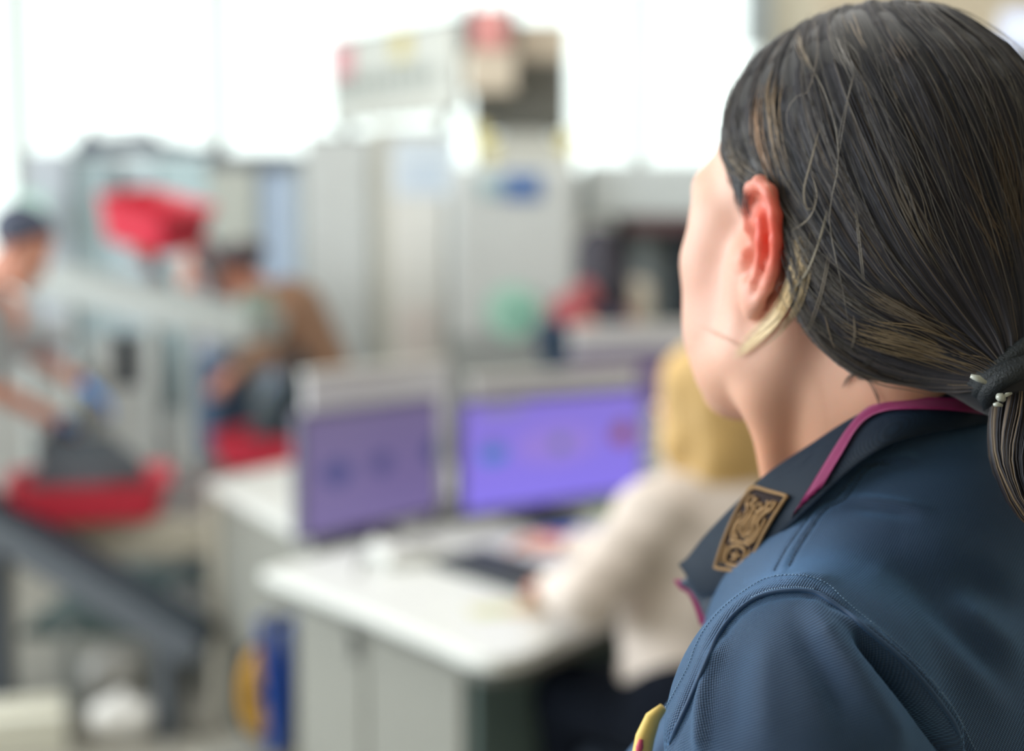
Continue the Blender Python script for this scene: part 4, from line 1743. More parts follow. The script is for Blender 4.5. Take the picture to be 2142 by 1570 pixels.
def monitor(label, tl_, tr_, bl_, scr, ztab, bezel=M_bez, cat='monitor'):
    """corners of the lit area in space: top-left, top-right and the bottom height"""
    c = (tl_ + tr_) / 2
    v = (tr_ - tl_)[:2]
    w = np.linalg.norm(v)
    h = c[2] - bl_
    r_ = math.atan2(v[1], v[0])
    t = thing('monitor', label, cat, (c[0], c[1], ztab), r_, 'desk monitors')
    zc = (c[2] + bl_) / 2 - ztab
    MB().box((0, .028, zc), (w + .024, .035, h + .028), bevel=.006).build('casing', bezel, t)
    MB().box((0, .008, zc), (w, .004, h)).build('screen', scr, t)
    MB().box((0, .06, zc - .02), (w * .5, .04, h * .5), bevel=.012).build('rear_housing', bezel, t)
    MB().box((0, .075, (zc) / 2), (.05, .02, zc), bevel=.004).build('stand_neck', M_steel if False else M_dark, t)
    MB().lathe([(.0, .0), (.105, .0), (.105, .008), (.03, .016), (0, .016)], c=(0, .06, 0), n=28).build('stand_base', M_dark, t)
    return t


s_left = screen_mat('violet_screen_dim', '786c94', '7d6ea6', .85, [(.22, .50, .12, 1.0, '484d86', .9), (.55, .52, .085, 1.3, '4a4c80', .85), (.97, .55, .08, 1.6, '38427a', .9)])
s_right = screen_mat('violet_screen_bright', '8a78d8', '8b7af2', .95, [(.5, .55, .25, .8, 'a284d2', .55), (.15, .52, .075, 1.3, '2f80c6', .95), (.15, .60, .05, 1.2, '6f6aa6', .8), (.52, .55, .05, 1.6, '6d7796', .95), (.885, .58, .075, 1.5, '96503f', .95), (.885, .66, .05, 1.2, '7b5a52', .8), (.2, .95, .14, .6, '8a84a8', .6)])
s_far = screen_mat('violet_screen_far', '70607e', '786692', .8, [(.35, .4, .1, 1.3, '54507e', .8)])
monitor('left monitor with dim violet screen, standing at the desk corner', P(642, 876, 3.60), P(918, 842, 3.98), .79, s_left, .75)
monitor('bright violet-blue monitor with round icons, facing the blonde woman', P(975, 862, 3.80), P(1345, 808, 4.16), .815, s_right, .75)
d3c = P(1330, 900, 5.15)
desk3 = thing('desk', 'far desk under the violet monitor behind the blonde woman', 'desk', (d3c[0] + .05, d3c[1] + .25, 0))
MB().box((0, 0, .735), (1.15, .62, .03), bevel=.004).build('desk_top', M_white, desk3)
for sx in (-.53, .53):
    MB().box((sx, 0, .36), (.03, .58, .72)).build('end_panel', M_cab, desk3)
monitor('far violet monitor half hidden behind the bright one', P(1205, 752, 5.0), P(1455, 733, 5.25), .95, s_far, .75)

# pale divider boards standing behind the screens
M_div = mat('divider_board', 'dcdce2', .5)


def divider(label, a, b_, ztop, z0=.75):
    c = (a + b_) / 2
    v = (b_ - a)[:2]
    t = thing('desk_divider', label, 'divider', (c[0], c[1], z0), math.atan2(v[1], v[0]), 'desk dividers')
    MB().box((0, 0, (ztop - z0) / 2), (np.linalg.norm(v), .02, ztop - z0), bevel=.004).build('divider_panel', M_div, t)
    MB().box((0, 0, ztop - z0 + .006), (np.linalg.norm(v) + .01, .03, .016), bevel=.004).build('top_rail', M_machw, t)
    MB().box((-np.linalg.norm(v) * .4, 0, .01), (.05, .10, .02), bevel=.003).build('foot', M_steel, t)
    MB().box((np.linalg.norm(v) * .4, 0, .01), (.05, .10, .02), bevel=.003).build('foot', M_steel, t)


divider('pale divider board behind the left dim monitor', P(638, 830, 3.92), P(935, 800, 4.34), 1.155)
divider('pale divider board behind the bright violet monitor', P(985, 832, 4.14), P(1330, 792, 4.44), 1.125)
divider('pale divider board behind the far violet monitor', P(1195, 720, 5.22), P(1450, 700, 5.42), 1.20)

# ------------------------------------------------------------------ things on the front desk
kb = G(1078, 1200, .765)
kbt = thing('keyboard', 'black keyboard under the blonde woman\'s hands', 'keyboard', (kb[0], kb[1], .752), math.radians(-53))
MB().box((0, 0, .011), (.44, .15, .020), bevel=.004, rx=math.radians(3)).build('keyboard_case', M_dark, kbt)
M_key = mat('key_cap', '343a42', .5)
km_ = MB()
for r_ in range(5):
    for c_i in range(15):
        km_.box((-.196 + c_i * .028, -.052 + r_ * .026, .025 + r_ * .0012), (.022, .020, .007))
kk = km_.build('keys', M_key, kbt)
kk['kind'] = 'stuff'
ms = G(1195, 1128, .75)
fld = thing('document_folder', 'blue document folder beyond the keyboard on the desk', 'folder', (ms[0], ms[1], .752), math.radians(30))
MB().box((0, 0, .012), (.13, .17, .006), bevel=.002).box((0, 0, .001), (.13, .17, .003)).build('folder_cover', M_blue, fld)
MB().box((.004, 0, .006), (.12, .16, .007)).build('folder_papers', M_pap, fld)
pp = G(1060, 1275, .75)
sh_m = mat('printed_card', 'cfd0b0', .6)
cd = thing('printed_sheet', 'printed sheet with green and orange bands on the desk front', 'paper', (pp[0], pp[1], .751), math.radians(15))
MB().box((0, 0, .001), (.16, .10, .002)).build('sheet', sh_m, cd)
MB().box((-.02, 0, .0025), (.08, .02, .001)).build('printed_band', mat('print_green', 'a9c79a', .6), cd)
MB().box((.03, -.03, .0025), (.08, .018, .001)).build('printed_band', mat('print_orange', 'd7a98c', .6), cd)
MB().box((.0, .032, .0025), (.12, .010, .001)).build('printed_band', mat('print_rose', 'c99aa2', .6), cd)
wp = G(855, 1172, .75)
ph = thing('desk_telephone', 'white desk telephone beside the left monitor stand', 'telephone', (wp[0], wp[1], .75), math.radians(25))
MB().box((0, 0, .018), (.17, .15, .03), bevel=.008).build('phone_base', M_white, ph)
MB().tube([(-.06, -.07, .030), (-.06, -.055, .036), (-.06, .05, .036), (-.06, .07, .030)], [.016, .012, .012, .016], 10).build('handset', M_machw, ph, True)
pk_ = MB()
for i in range(12):
    pk_.box((.0 + (i % 3) * .025, -.05 + (i // 3) * .025, (.034)), (.017, .015, .006))
o_ = pk_.build('phone_keys', M_cab, ph)
o_['kind'] = 'stuff'
gp = G(1262, 1068, .75)
gr_ = thing('sticky_note_pad', 'small green note pad under the bright monitor', 'note pad', (gp[0], gp[1], .75), .3)
MB().box((0, 0, .006), (.09, .07, .012), bevel=.001).build('note_block', mat('green_paper', 'a5c47c', .7), gr_)
cu = G(700, 1150, .75)
hs = hgt(760, 1180)
cb_ = MB().tube([(hs[0], hs[1] + .45, .80), (hs[0] + .01, hs[1] + .2, .757), (hs[0] - .005, hs[1], .755), (hs[0], hs[1] - .12, .755)], .006, 8)
tag(cb_.build('monitor_cable', M_cab, None, True), 'grey cable lying on the desk before the left monitor', 'cable')

# ------------------------------------------------------------------ blue board and yellow reel by the cabinet
bb = G(592, 1545, 0)
bb = P(586, 1540, 4.03)
bl = thing('folding_floor_sign', 'upright blue folding board between the two desks', 'sign board', (bb[0], bb[1], .13), math.radians(70))
for s in (-1, 1):
    MB().box((0, s * .022, .185), (.085, .012, .37), bevel=.004, rx=s * math.radians(-5)).build('board_leaf', M_blue, bl)
MB().box((0, 0, .365), (.085, .03, .02), bevel=.004).build('hinge', M_dark, bl)
rl = P(544, 1540, 4.11)
rt = thing('cable_reel', 'yellow round reel with dark rim leaning on the blue board', 'reel', (rl[0], rl[1], .13), math.radians(12))
z_ = rl[2]
MB().lathe([(0, -.030), (.10, -.030), (.125, -.02), (.125, .02), (.10, .030), (0, .030)], c=(0, 0, 0), n=32, axis='Y').build('reel_disc', M_yel, rt)
rt.children[0].scale = (.42, 1, 1.0)
rt.children[0].location = (0, 0, .142)
MB().tube([(.058 * math.cos(a), .0, .142 + .132 * math.sin(a)) for a in np.linspace(0, 2 * PI, 33)], .010, 8, cap=False).build('reel_rim', M_dark, rt, True)
MB().lathe([(0, -.045), (.02, -.045), (.02, -.03)], c=(0, 0, .142), n=16, axis='Y').build('reel_hub', M_dark, rt)
dk = thing('floor_duct', 'low grey floor duct under the blue board and yellow reel', 'duct', ((bb[0] + rl[0]) / 2, (bb[1] + rl[1]) / 2, 0), math.radians(40))
MB().box((0, 0, .062), (.42, .16, .124), bevel=.006).build('duct_cover', M_beige, dk)
MB().box((0, 0, .126), (.40, .12, .006), bevel=.002).build('duct_lid', M_cab, dk)

# ------------------------------------------------------------------ roller conveyor table with the trays
TZ = .62
tx0, tx1, ty0, ty1 = -1.80, -.62, 4.72, 6.0
tcx, tcy = (tx0 + tx1) / 2, (ty0 + ty1) / 2
conv = thing('roller_table', 'steel roller table with beige edge carrying the red trays', 'conveyor', (tcx, tcy, 0))
for s in (-1, 1):
    MB().box((0, s * (ty1 - ty0) / 2, TZ - .06), (tx1 - tx0, .05, .12), bevel=.006).build('side_rail', M_beige, conv)
MB().box(((tx1 - tx0) / 2, 0, TZ - .06), (.04, ty1 - ty0, .12), bevel=.006).build('end_rail', M_beige, conv)
MB().box((0, 0, TZ - .10), (tx1 - tx0 - .04, ty1 - ty0 - .04, .02)).build('pan', M_machd, conv)
first = None
nr = 15
for i in range(nr):
    x = tx0 + .06 + i * (tx1 - tx0 - .1) / (nr - 1) - tcx
    if first is None:
        first = MB().lathe([(.028, -(ty1 - ty0) / 2 + .03), (.028, (ty1 - ty0) / 2 - .03)], c=(0, 0, 0), n=12, axis='Y').build('roller', M_steel, conv, False)
        o_ = first
    else:
        o_ = first.copy()
        COL.objects.link(o_)
        o_.parent = conv
    o_.location = (x, 0, TZ - .03)
for sx in (-.52, .52):
    for sy in (-.55, .55):
        MB().box((sx, sy, (TZ - .12) / 2), (.06, .06, TZ - .12), bevel=.004).build('leg', M_steel, conv)
MB().box((0, .0, .20), (tx1 - tx0 - .3, 1.0, .03)).build('lower_shelf', M_cabd, conv)


# black sloping belt under and before the table
q0, q1 = P(-60, 1030, 4.62), P(432, 1322, 4.50)
v = q1 - q0
L_ = float(np.linalg.norm(v))
bc = (q0 + q1) / 2
pitch_ = math.asin(v[2] / L_)
be = thing('belt_incline', 'dark sloping belt running down before the roller table', 'conveyor', (bc[0], bc[1], 0), math.atan2(v[1], v[0]))
b1 = MB().box((0, 0, 0), (L_, .14, .04), bevel=.008, ry=-pitch_).build('belt', M_black, be)
b1.location.z = bc[2]
b1 = MB().box((0, -.065, -.05), (L_ - .02, .02, .09), ry=-pitch_).build('side_plate', mat('plate_slate', '565d66', .6), be)
b1.location.z = bc[2]
b1 = MB().box((0, .065, -.05), (L_ - .02, .02, .09), ry=-pitch_).build('side_plate', mat('plate_slate', '565d66', .6), be)
b1.location.z = bc[2]
for t_ in (-.35, .3):
    zt = bc[2] + t_ * v[2]
    MB().box((t_ * L_, 0, zt / 2 - .03), (.05, .10, max(.05, zt - .03)), bevel=.004).build('support_leg', mat('plate_slate', '565d66', .6), be)

# sloping tray-return track above the table
q0, q1 = P(70, 575, 5.55), P(560, 690, 5.32)
v = q1 - q0
L_ = float(np.linalg.norm(v))
bc = (q0 + q1) / 2
pt_ = math.asin(v[2] / L_)
M_trk = mat('track_pale_steel', 'a7adab', .5, metal=.1)
tr_ = thing('tray_return_track', 'pale sloping tray return track above the roller table', 'track', (bc[0], bc[1], 0), math.atan2(v[1], v[0]))
for s in (-1, 1):
    o_ = MB().box((0, s * .14, 0), (L_, .03, .10), bevel=.008, ry=-pt_).build('side_rail', M_trk, tr_)
    o_.location.z = bc[2]
o_ = MB().box((0, 0, -.03), (L_, .26, .015), ry=-pt_).build('slide_plate', M_trk, tr_)
o_.location.z = bc[2]
for i in range(9):
    o_ = MB().lathe([(.02, -.125), (.02, .125)], n=10, axis='Y').build('roller', M_steel, tr_)
    t_ = -.45 + i * .9 / 8
    o_.location = (t_ * L_, 0, bc[2] + t_ * v[2])
for t_ in (-.42, .10):
    zt = bc[2] + t_ * v[2]
    for s in (-1, 1):
        MB().box((t_ * L_, s * .14, (zt - .05 + TZ) / 2), (.035, .035, zt - .05 - TZ)).build('post', M_trk, tr_)
MB().box((.45 * L_, .0, 1.28), (.02, .24, .10)).build('end_stop', mat('green_pad', 'a0b0a8', .6), tr_)


def tray(label, c, rz, tilt=(0, 0), sc=(.58, .40, .12)):
    t = thing('security_tray', label, 'tray', tuple(c), rz, 'red security trays')
    t.rotation_euler = (tilt[0], tilt[1], rz)
    w, dp, h = sc
    bm = bmesh.new()
    outer = []
    lv = [(0, .86), (h * .9, 1.0), (h, 1.06), (h, .985), (h * .9, .96), (.008, .82)]
    rings = []
    for z, k in lv:
        ring = []
        for cx_s, cy_s, a0 in ((1, 1, 0), (-1, 1, PI / 2), (-1, -1, PI), (1, -1, 1.5 * PI)):
            for j in range(5):
                a = a0 + j / 4 * PI / 2
                ring.append(bm.verts.new((cx_s * (w / 2 * k - .05) + .05 * math.cos(a), cy_s * (dp / 2 * k - .05) + .05 * math.sin(a), z)))
        rings.append(ring)
    for a, b_ in zip(rings[:-1], rings[1:]):
        for j in range(20):
            bm.faces.new((a[j], a[(j + 1) % 20], b_[(j + 1) % 20], b_[j]))
    bm.faces.new(list(reversed(rings[0])))
    bm.faces.new(rings[-1])
    me = bpy.data.meshes.new('tray_shell')
    bm.to_mesh(me)
    bm.free()
    me.materials.append(M_red)
    link(bpy.data.objects.new('tray_shell', me), t)
    for s in (-1, 1):
        MB().box((s * (w / 2 * .99), 0, h * .66), (.012, .12, .028), bevel=.004).build('grip', mat('tray_grip_dark_red', '8f1a2c', .5), t)
    return t


ta = G(170, 1085, TZ)
tray('red tray at the left holding a dark backpack', (ta[0], ta[1] + .10, TZ + .002), math.radians(14), sc=(.50, .42, .125))
tb2 = G(575, 985, TZ)
tray('red tray behind the left monitor with a black bag on it', (tb2[0] + .0, tb2[1] + .18, TZ + .002), math.radians(-18), sc=(.48, .36, .13))
tc_ = P(322, 478, 5.75)
tray('red tray lifted high in the hands of the man in a pale shirt', (tc_[0], tc_[1], tc_[2] - .05), math.radians(-26), (math.radians(8), math.radians(13)), sc=(.36, .30, .16))


def soft(name, label, cat, prims, m, loc, h=.008, parts=None, group=None):
    """a soft lumpy thing from rounded shapes in its own frame"""
    t = thing(name, label, cat, loc, 0, group)
    pts = np.array([p[0] for p in prims] + [p[1] for p in prims])
    rmax = max(max(p[2], p[3]) for p in prims)
    S_ = SDF(pts.min(0) - rmax - .03, pts.max(0) + rmax + .03, h)
    for a, b_, ra, rb in prims:
        S_.cone(a, b_, ra, rb, .03)
    S_.cut((0, 0, .0), (0, 0, -1))
    V_, F_ = S_.mesh()
    V_ = V_ + (np.sin(V_ @ np.array([[60, 21, 33], [17, 70, -40], [33, -25, 66]])) * .0035)
    quad_mesh(name + '_body', V_, F_, m, t)
    return t


bp_ = soft('backpack', 'dark grey backpack lying in the left red tray', 'backpack',
           [((-.10, 0, .09), (.08, .02, .10), .085, .10), ((-.08, 0, .16), (.05, 0, .19), .07, .06), ((-.13, 0, .20), (-.10, 0, .26), .035, .03), ((.12, .02, .05), (.16, .0, .04), .05, .04)],
           mat('dark_grey_nylon', '4a525a', .7, bump=.3), (ta[0], ta[1] + .10, TZ + .012))
MB().tube([(-.10, -.02, .24), (-.11, -.03, .30), (-.05, -.03, .32), (-.01, -.03, .26)], .010, 8).build('carry_handle', M_dark, bp_, True)
MB().box((.02, -.105, .12), (.16, .02, .09), bevel=.008).build('front_pocket', mat('grey_nylon_pocket', '5c646c', .7), bp_)
bg_ = soft('shoulder_bag', 'black shoulder bag heaped on the tray behind the left monitor', 'bag',
           [((-.08, 0, .10), (.14, 0, .10), .10, .11), ((-.02, 0, .20), (.02, 0, .34), .10, .05), ((.02, 0, .34), (.03, 0, .42), .04, .025), ((.12, 0, .16), (.16, 0, .22), .09, .06)],
           mat('black_teal_cloth', '26363f', .7, bump=.3), (tb2[0] + .05, tb2[1] + .18, TZ + .012))
MB().tube([(.0, -.06, .30), (-.05, -.08, .40), (.04, -.08, .47), (.08, -.05, .36)], .009, 8).build('carry_handle', M_dark, bg_, True)

# loose pieces on and under the table
wb = P(372, 1212, 4.95)
soft('plastic_bag', 'pale plastic bag lying on the shelf under the roller table', 'bag', [((-.05, 0, .05), (.05, 0, .06), .06, .055), ((0, 0, .10), (.02, 0, .12), .04, .03)], mat('pale_plastic', 'd5dae2', .35), (wb[0], wb[1] + .08, .224))
for k, (px, py, r_, lab) in enumerate(((236, 1440, .068, 'small white plastic bag on the floor, the farther of two'), (255, 1545, .070, 'larger pale plastic bag on the floor, the nearer of two'))):
    g0 = G(px, py, 0)
    soft('litter_bag', lab, 'bag', [((-r_ * .5, 0, r_ * .8), (r_ * .5, .01, r_ * .9), r_, r_ * .9), ((0, 0, r_ * 1.6), (.01, 0, r_ * 2.1), r_ * .5, r_ * .2)], mat('white_plastic', 'e4e4e2' if k == 0 else 'a6aeb2', .35), tuple(g0))
g0 = G(30, 1560, 0)
bx_ = thing('carton', 'low cream carton on the floor at the bottom left corner', 'box', tuple(g0), .3)
MB().box((0, 0, .06), (.30, .22, .12), bevel=.004).build('carton_body', mat('cream_card', 'dcdccf', .7), bx_)
MB().box((0, 0, .122), (.30, .05, .003)).build('tape', mat('tape', 'c8c2ac', .4), bx_)
g0 = G(-10, 1470, 0)
wh = thing('castor', 'dark castor wheel on the floor at the left edge', 'wheel', tuple(g0), .5)
MB().lathe([(0, -.02), (.05, -.02), (.06, -.012), (.06, .012), (.05, .02), (0, .02)], c=(0, 0, .06), n=20, axis='Y').build('tyre', M_black, wh)
MB().box((0, 0, .12), (.07, .06, .015)).box((0, .032, .09), (.02, .006, .07)).box((0, -.032, .09), (.02, .006, .07)).build('fork', M_steel, wh)
g0 = G(146, 1475, 0)
lp_ = thing('steel_post', 'short bright steel post standing on the floor under the belt', 'post', tuple(g0), 0)
MB().lathe([(.055, 0), (.055, .012), (.022, .02), (.022, .28), (.0, .285)], n=20).build('tube', mat('bright_steel', 'b9c2c6', .3, metal=.4), lp_)

# ------------------------------------------------------------------ screening machines along the window side
c, s = wbox(640, 290, 782, 900, 7.0, .7)
c, s = to_floor(c, s)
m1 = thing('machine_cabinet', 'tall light grey machine cabinet left of the notice-covered one', 'machine', (c[0], c[1], 0), 0, 'screening machine housings')
MB().box((0, 0, s[2] / 2), s, bevel=.012).build('housing', M_mach, m1)
MB().box((0, -s[1] / 2 - .006, s[2] * .52), (s[0] * .86, .012, s[2] * .88), bevel=.004).build('door', M_mach, m1)
MB().box((s[0] * .36, -s[1] / 2 - .02, s[2] * .5), (.015, .02, .12), bevel=.004).build('handle', M_machd, m1)
MB().box((0, 0, s[2] + .01), (s[0] * 1.02, s[1], .02)).build('cap', M_machd, m1)
c, s = wbox(783, 268, 934, 900, 6.95, .5)
c, s = to_floor(c, s)
m2 = thing('machine_cabinet', 'tall white machine cabinet with a pale blue notice', 'machine', (c[0], c[1], 0), 0, 'screening machine housings')
MB().box((0, 0, s[2] / 2), s, bevel=.012).build('housing', mat('warm_grey_panel', 'b9b9b0', .5), m2)
MB().box((.035, -s[1] / 2 - .006, s[2] * .52), (s[0] * .76, .012, s[2] * .86), bevel=.004).build('door', M_machw, m2)
q = P(890, 350, 6.93)
nt_ = MB().box((q[0] - c[0], -s[1] / 2 - .016, q[2]), (.30, .006, .27)).build('notice', mat('pale_blue_notice', 'd2dde8', .6), m2)
for k in range(4):
    o_ = MB().box((q[0] - c[0], -s[1] / 2 - .0205, q[2] + .02 - k * .035), (.20 - .03 * (k % 2), .002, .010)).build('text_line', mat('notice_print', 'a9bdd6', .6), nt_)
MB().box((.035, -s[1] / 2 - .016, .95), (s[0] * .5, .006, .50)).build('lower_notice', mat('rosy_notice', 'ded6d2', .6), m2)

c, s = wbox(938, 345, 1212, 900, 6.5, .9)
c, s = to_floor(c, s)
m3 = thing('baggage_scanner', 'broad grey scanner body with green ring sticker and blue sign', 'machine', (c[0], c[1], 0), 0, 'screening machine housings')
MB().box((0, 0, s[2] / 2), s, bevel=.05).build('housing', M_mach, m3)
MB().box((0, -s[1] / 2 - .01, s[2] * .32), (s[0] * .97, .03, s[2] * .56), bevel=.02).build('lower_panel', M_machd, m3)
q = P(1092, 390, 6.48)
sg = MB().box((q[0] - c[0], -s[1] / 2 - .008, q[2]), (.165, .008, .12), bevel=.002).build('blue_sign', mat('blue_sign', '4a6ea6', .5), m3)
MB().box((q[0] - c[0] - .14, -s[1] / 2 - .008, q[2]), (.10, .008, .09), bevel=.002).build('pale_sign', mat('teal_sign', '9fb9c0', .5), m3)
MB().tube([(q[0] - c[0] - .03, -s[1] / 2 - .016, q[2] + .02), (q[0] - c[0] + .03, -s[1] / 2 - .016, q[2] + .02)], .006, 6).build('sign_mark', mat('sign_mark', 'b9cbe2', .5), sg)
q = P(1072, 652, 6.46)
gs = MB().lathe([(0, -.004), (.118, -.004), (.118, .004)], c=(q[0] - c[0], -s[1] / 2 - .030, q[2]), n=36, axis='Y').build('round_sticker', mat('mint_sticker', 'a6d2c2', .5), m3)
MB().lathe([(0, -.004), (.045, -.004), (.045, .004)], c=(q[0] - c[0] + .03, -s[1] / 2 - .038, q[2] - .01), n=24, axis='Y').build('sticker_emblem', mat('green_mark', '5fa893', .5), gs)
# white rounded cover on top, with yellow corner pieces
q0_, q1_ = P(1000, 340, 6.6), P(1200, 340, 6.6)
cv = thing('domed_cover', 'white rounded cover with yellow corners on the scanner top', 'cover', ((q0_[0] + q1_[0]) / 2, q0_[1] + .05, s[2]))
hw = (q1_[0] - q0_[0]) / 2
bm_ = MB()
prof = [(-hw, 0), (-hw, .04), (-hw * .8, .10), (-hw * .4, .14), (hw * .4, .14), (hw * .8, .10), (hw, .04), (hw, 0)]
bm_.sheet([[(x, y, z) for x, z in prof] for y in (-.12, .12)], 0)
va = [bm_.bm.verts.new((x, -.12, z)) for x, z in prof]
vb = [bm_.bm.verts.new((x, .12, z)) for x, z in prof]
bm_.bm.faces.new(va)
bm_.bm.faces.new(list(reversed(vb)))
bm_.build('dome', mat('dome_white', 'b9bab3', .5), cv)
for sx in (-1, 1):
    MB().box((sx * (hw * .86), -.0, .10), (.075, .26, .17 if sx < 0 else .10), bevel=.015, ry=sx * .5).build('corner_piece', mat('straw_yellow', 'd9cf8c' if sx < 0 else 'cdbb8e', .5), cv)

# hood and dark tunnel right of it
c, s = wbox(1228, 340, 1700, 452, 6.62, 1.0)
m4 = thing('scanner_tunnel', 'pale hood over a dark scanner tunnel with hanging curtain, beside the officer\'s cheek', 'machine', (c[0], c[1], 0), 0)
MB().box((0, 0, c[2]), s, bevel=.02).build('hood', mat('pale_hood', 'c6ced0', .5), m4)
qa, qb = P(1285, 452, 6.6), P(1215, 452, 6.6)
MB().box((qa[0] - c[0] - .08, 0, (c[2] - s[2] / 2) / 2), (.16, s[1] * .96, c[2] - s[2] / 2)).build('side_wall', M_mach, m4)
MB().box((s[0] / 2 - .05, 0, (c[2] - s[2] / 2) / 2), (.1, s[1] * .96, c[2] - s[2] / 2)).build('side_wall', M_machd, m4)
MB().box((.08, s[1] / 2 - .05, (c[2] - s[2] / 2) / 2 + .2), (s[0] - .2, .04, c[2] - s[2] / 2 - .4)).build('tunnel_back', mat('tunnel_dark', '33383d', .7), m4)
MB().box((.08, 0, .42), (s[0] - .2, s[1] * .9, .84)).build('bed', M_machd, m4)
MB().box((.08, -s[1] / 2 + .02, c[2] - s[2] / 2 - .035), (s[0] - .2, .03, .07)).build('lintel', mat('maroon_trim', '5d4448', .6), m4)
for k, (px, w) in enumerate(((1345, .10), (1385, .08), (1440, .07), (1500, .09))):
    q = P(px, 600, 6.62)
    MB().box((q[0] - c[0], -s[1] / 2 + .10 + .04 * (k % 2), 1.20), (w, .012, .72), bevel=.003).build('curtain_strip', mat('curtain_grey', '7b858a', .6) if k < 2 else M_black, m4)

# bluish glass-fronted bay at the left with a dark beam on top
bay = thing('glazed_bay', 'pale blue panelled screening bay behind the lifted red tray', 'machine', tuple(P(350, 500, 7.5) * [1, 1, 0]), 0)
bl0 = np.array(bay.location)
for (x0, x1, y0, d_, m_) in ((55, 150, 318, 7.50, mat('bay_lilac', 'c3cbd6', .4)), (150, 235, 330, 7.56, mat('bay_teal', 'a9bcc2', .4)), (235, 330, 335, 7.50, M_glassy), (330, 440, 330, 7.52, mat('bay_ice', 'b9d0d6', .35)),
                              (440, 540, 338, 7.50, mat('bay_grey', 'b9bdb6', .5)), (540, 622, 335, 7.54, mat('bay_sky', 'b5c6dc', .35)), (622, 645, 335, 7.50, M_machd)):
    c, s = wbox(x0, y0, x1, 900, d_, .08)
    c, s = to_floor(c, s)
    MB().box(c - bl0, s - [.012, 0, 0], bevel=.006).build('bay_panel', m_, bay)
c, s = wbox(430, 320, 625, 350, 7.42, .3)
MB().box(c - bl0, s, bevel=.01).build('top_beam', mat('beam_grey', '70747a', .6), bay)
c, s = wbox(235, 340, 262, 420, 7.42, .06)
MB().box(c - bl0, s, bevel=.01).build('bracket', mat('beam_grey', '70747a', .6), bay)
# dark coat heaped on top of the bay
q = P(160, 330, 7.45)
ct = soft('folded_coat', 'dark slate coat heaped on top of the glazed bay', 'coat',
          [((.02, 0, .03), (.35, 0, .06), .055, .06), ((.30, 0, .03), (.72, 0, .015), .055, .025), ((.05, 0, .08), (.06, 0, .13), .035, .02)], mat('slate_cloth', '5a6070', .8), (q[0], q[1] + .05, q[2] + .014))
kn = P(182, 280, 7.45)
wl_ = thing('warning_beacon', 'small amber lamp standing on the dark coat', 'lamp', (kn[0], kn[1] + .05, q[2] + .12))
MB().lathe([(.018, 0), (.018, .02), (.0, .022)], n=14).build('lamp_base', M_dark, wl_)
MB().lathe([(.015, .02), (.016, .055), (.0, .07)], n=14).build('lamp_cap', mat('amber_lens', 'd8b878', .3), wl_)
q = P(62, 445, 7.3)
ms_ = thing('mint_sign', 'pale mint sign on the left end of the bay', 'sign', (q[0], q[1], 0))
MB().box((0, 0, q[2]), (.17, .02, .20), bevel=.008).build('sign_face', mat('mint_face', 'c5e6df', .5), ms_)
MB().lathe([(.015, 0), (.015, q[2] - .1)], n=12).lathe([(.12, 0), (.12, .015), (0, .02)], n=20).build('sign_post', M_steel, ms_)

# notice board standing on the cabinets, white with pink and yellow stickers
bA, bB = P(698, 94, 7.9), P(962, 40, 7.05)
v = (bB - bA)[:2]
L_ = float(np.linalg.norm(v))
bc = (bA + bB) / 2
nb = thing('notice_board', 'white notice board with pink and yellow stickers, high above the cabinets', 'board', (bc[0], bc[1], 1.98), math.atan2(v[1], v[0]))
H0 = 1.98
MB().box((0, 0, .36), (L_, .06, .44), bevel=.01).build('board_panel', mat('board_white', 'd9dbd6', .5), nb)
MB().box((0, 0, .585), (L_ + .02, .07, .02), bevel=.004).build('top_edge', M_machd, nb)
MB().box((-L_ / 2 + .13, -.036, .47), (.17, .008, .17)).build('sticker', mat('pink_sticker', 'e89aa6', .6), nb)
MB().box((.12, -.036, .50), (.14, .008, .15)).build('sticker', mat('straw_sticker', 'd8cb92', .6), nb)
for k in range(9):
    MB().box((-L_ / 2 + .08 + k * .105, -.036, .335 - .0 * k), (.06 + .02 * (k % 2), .008, .075)).build('label_block', mat('grey_print', 'a3a9a6' if k % 3 else '9aa19e', .6), nb)
for k in range(6):
    MB().box((-L_ / 2 + .30 + k * .12, -.036, .19), (.05, .008, .045)).build('label_block', mat('grey_print2', 'b9b6ae', .6), nb)
for sx in (-.4, .4):
    MB().box((sx * L_, 0, .11), (.04, .05, .10)).build('post', M_machd, nb)

# louvred unit with a beige top, and the red carry-case with dark handles on it
c, s = wbox(985, 128, 1188, 270, 6.8, .4)
zb = c[2] - s[2] / 2
lv_ = thing('louvre_unit', 'dark grey louvred unit with a beige top high on the scanner', 'machine', (c[0], c[1], zb))
MB().box((0, 0, s[2] / 2), s, bevel=.01).build('housing', mat('louvre_grey', '7f7f7a', .6), lv_)
for k in range(9):
    MB().box((0, -s[1] / 2 - .008, .03 + k * (s[2] - .05) / 8), (s[0] * .92, .02, .012), rx=.5).build('slat', mat('slat_grey', '74746f', .6), lv_)
MB().box((.0, 0, s[2] + .088), (s[0], s[1], .17), bevel=.01).build('top_box', mat('beige_top', 'd0c4b2', .6), lv_)
zfoot = 1.85
for sx in (-.45, .45):
    MB().box((sx * s[0], .1, -(zb - zfoot) / 2), (.03, .03, zb - zfoot)).build('foot', M_machd, lv_)
c, s = wbox(990, 25, 1062, 110, 6.7, .18)
rc = thing('red_case', 'small red case with dark handles before the beige box', 'case', (c[0], c[1] - .14, c[2] - s[2] / 2))
MB().box((0, 0, s[2] / 2), s, bevel=.02).build('case_body', mat('hazy_red', 'dd9794', .6), rc)  # backlit haze is mixed into this pale red
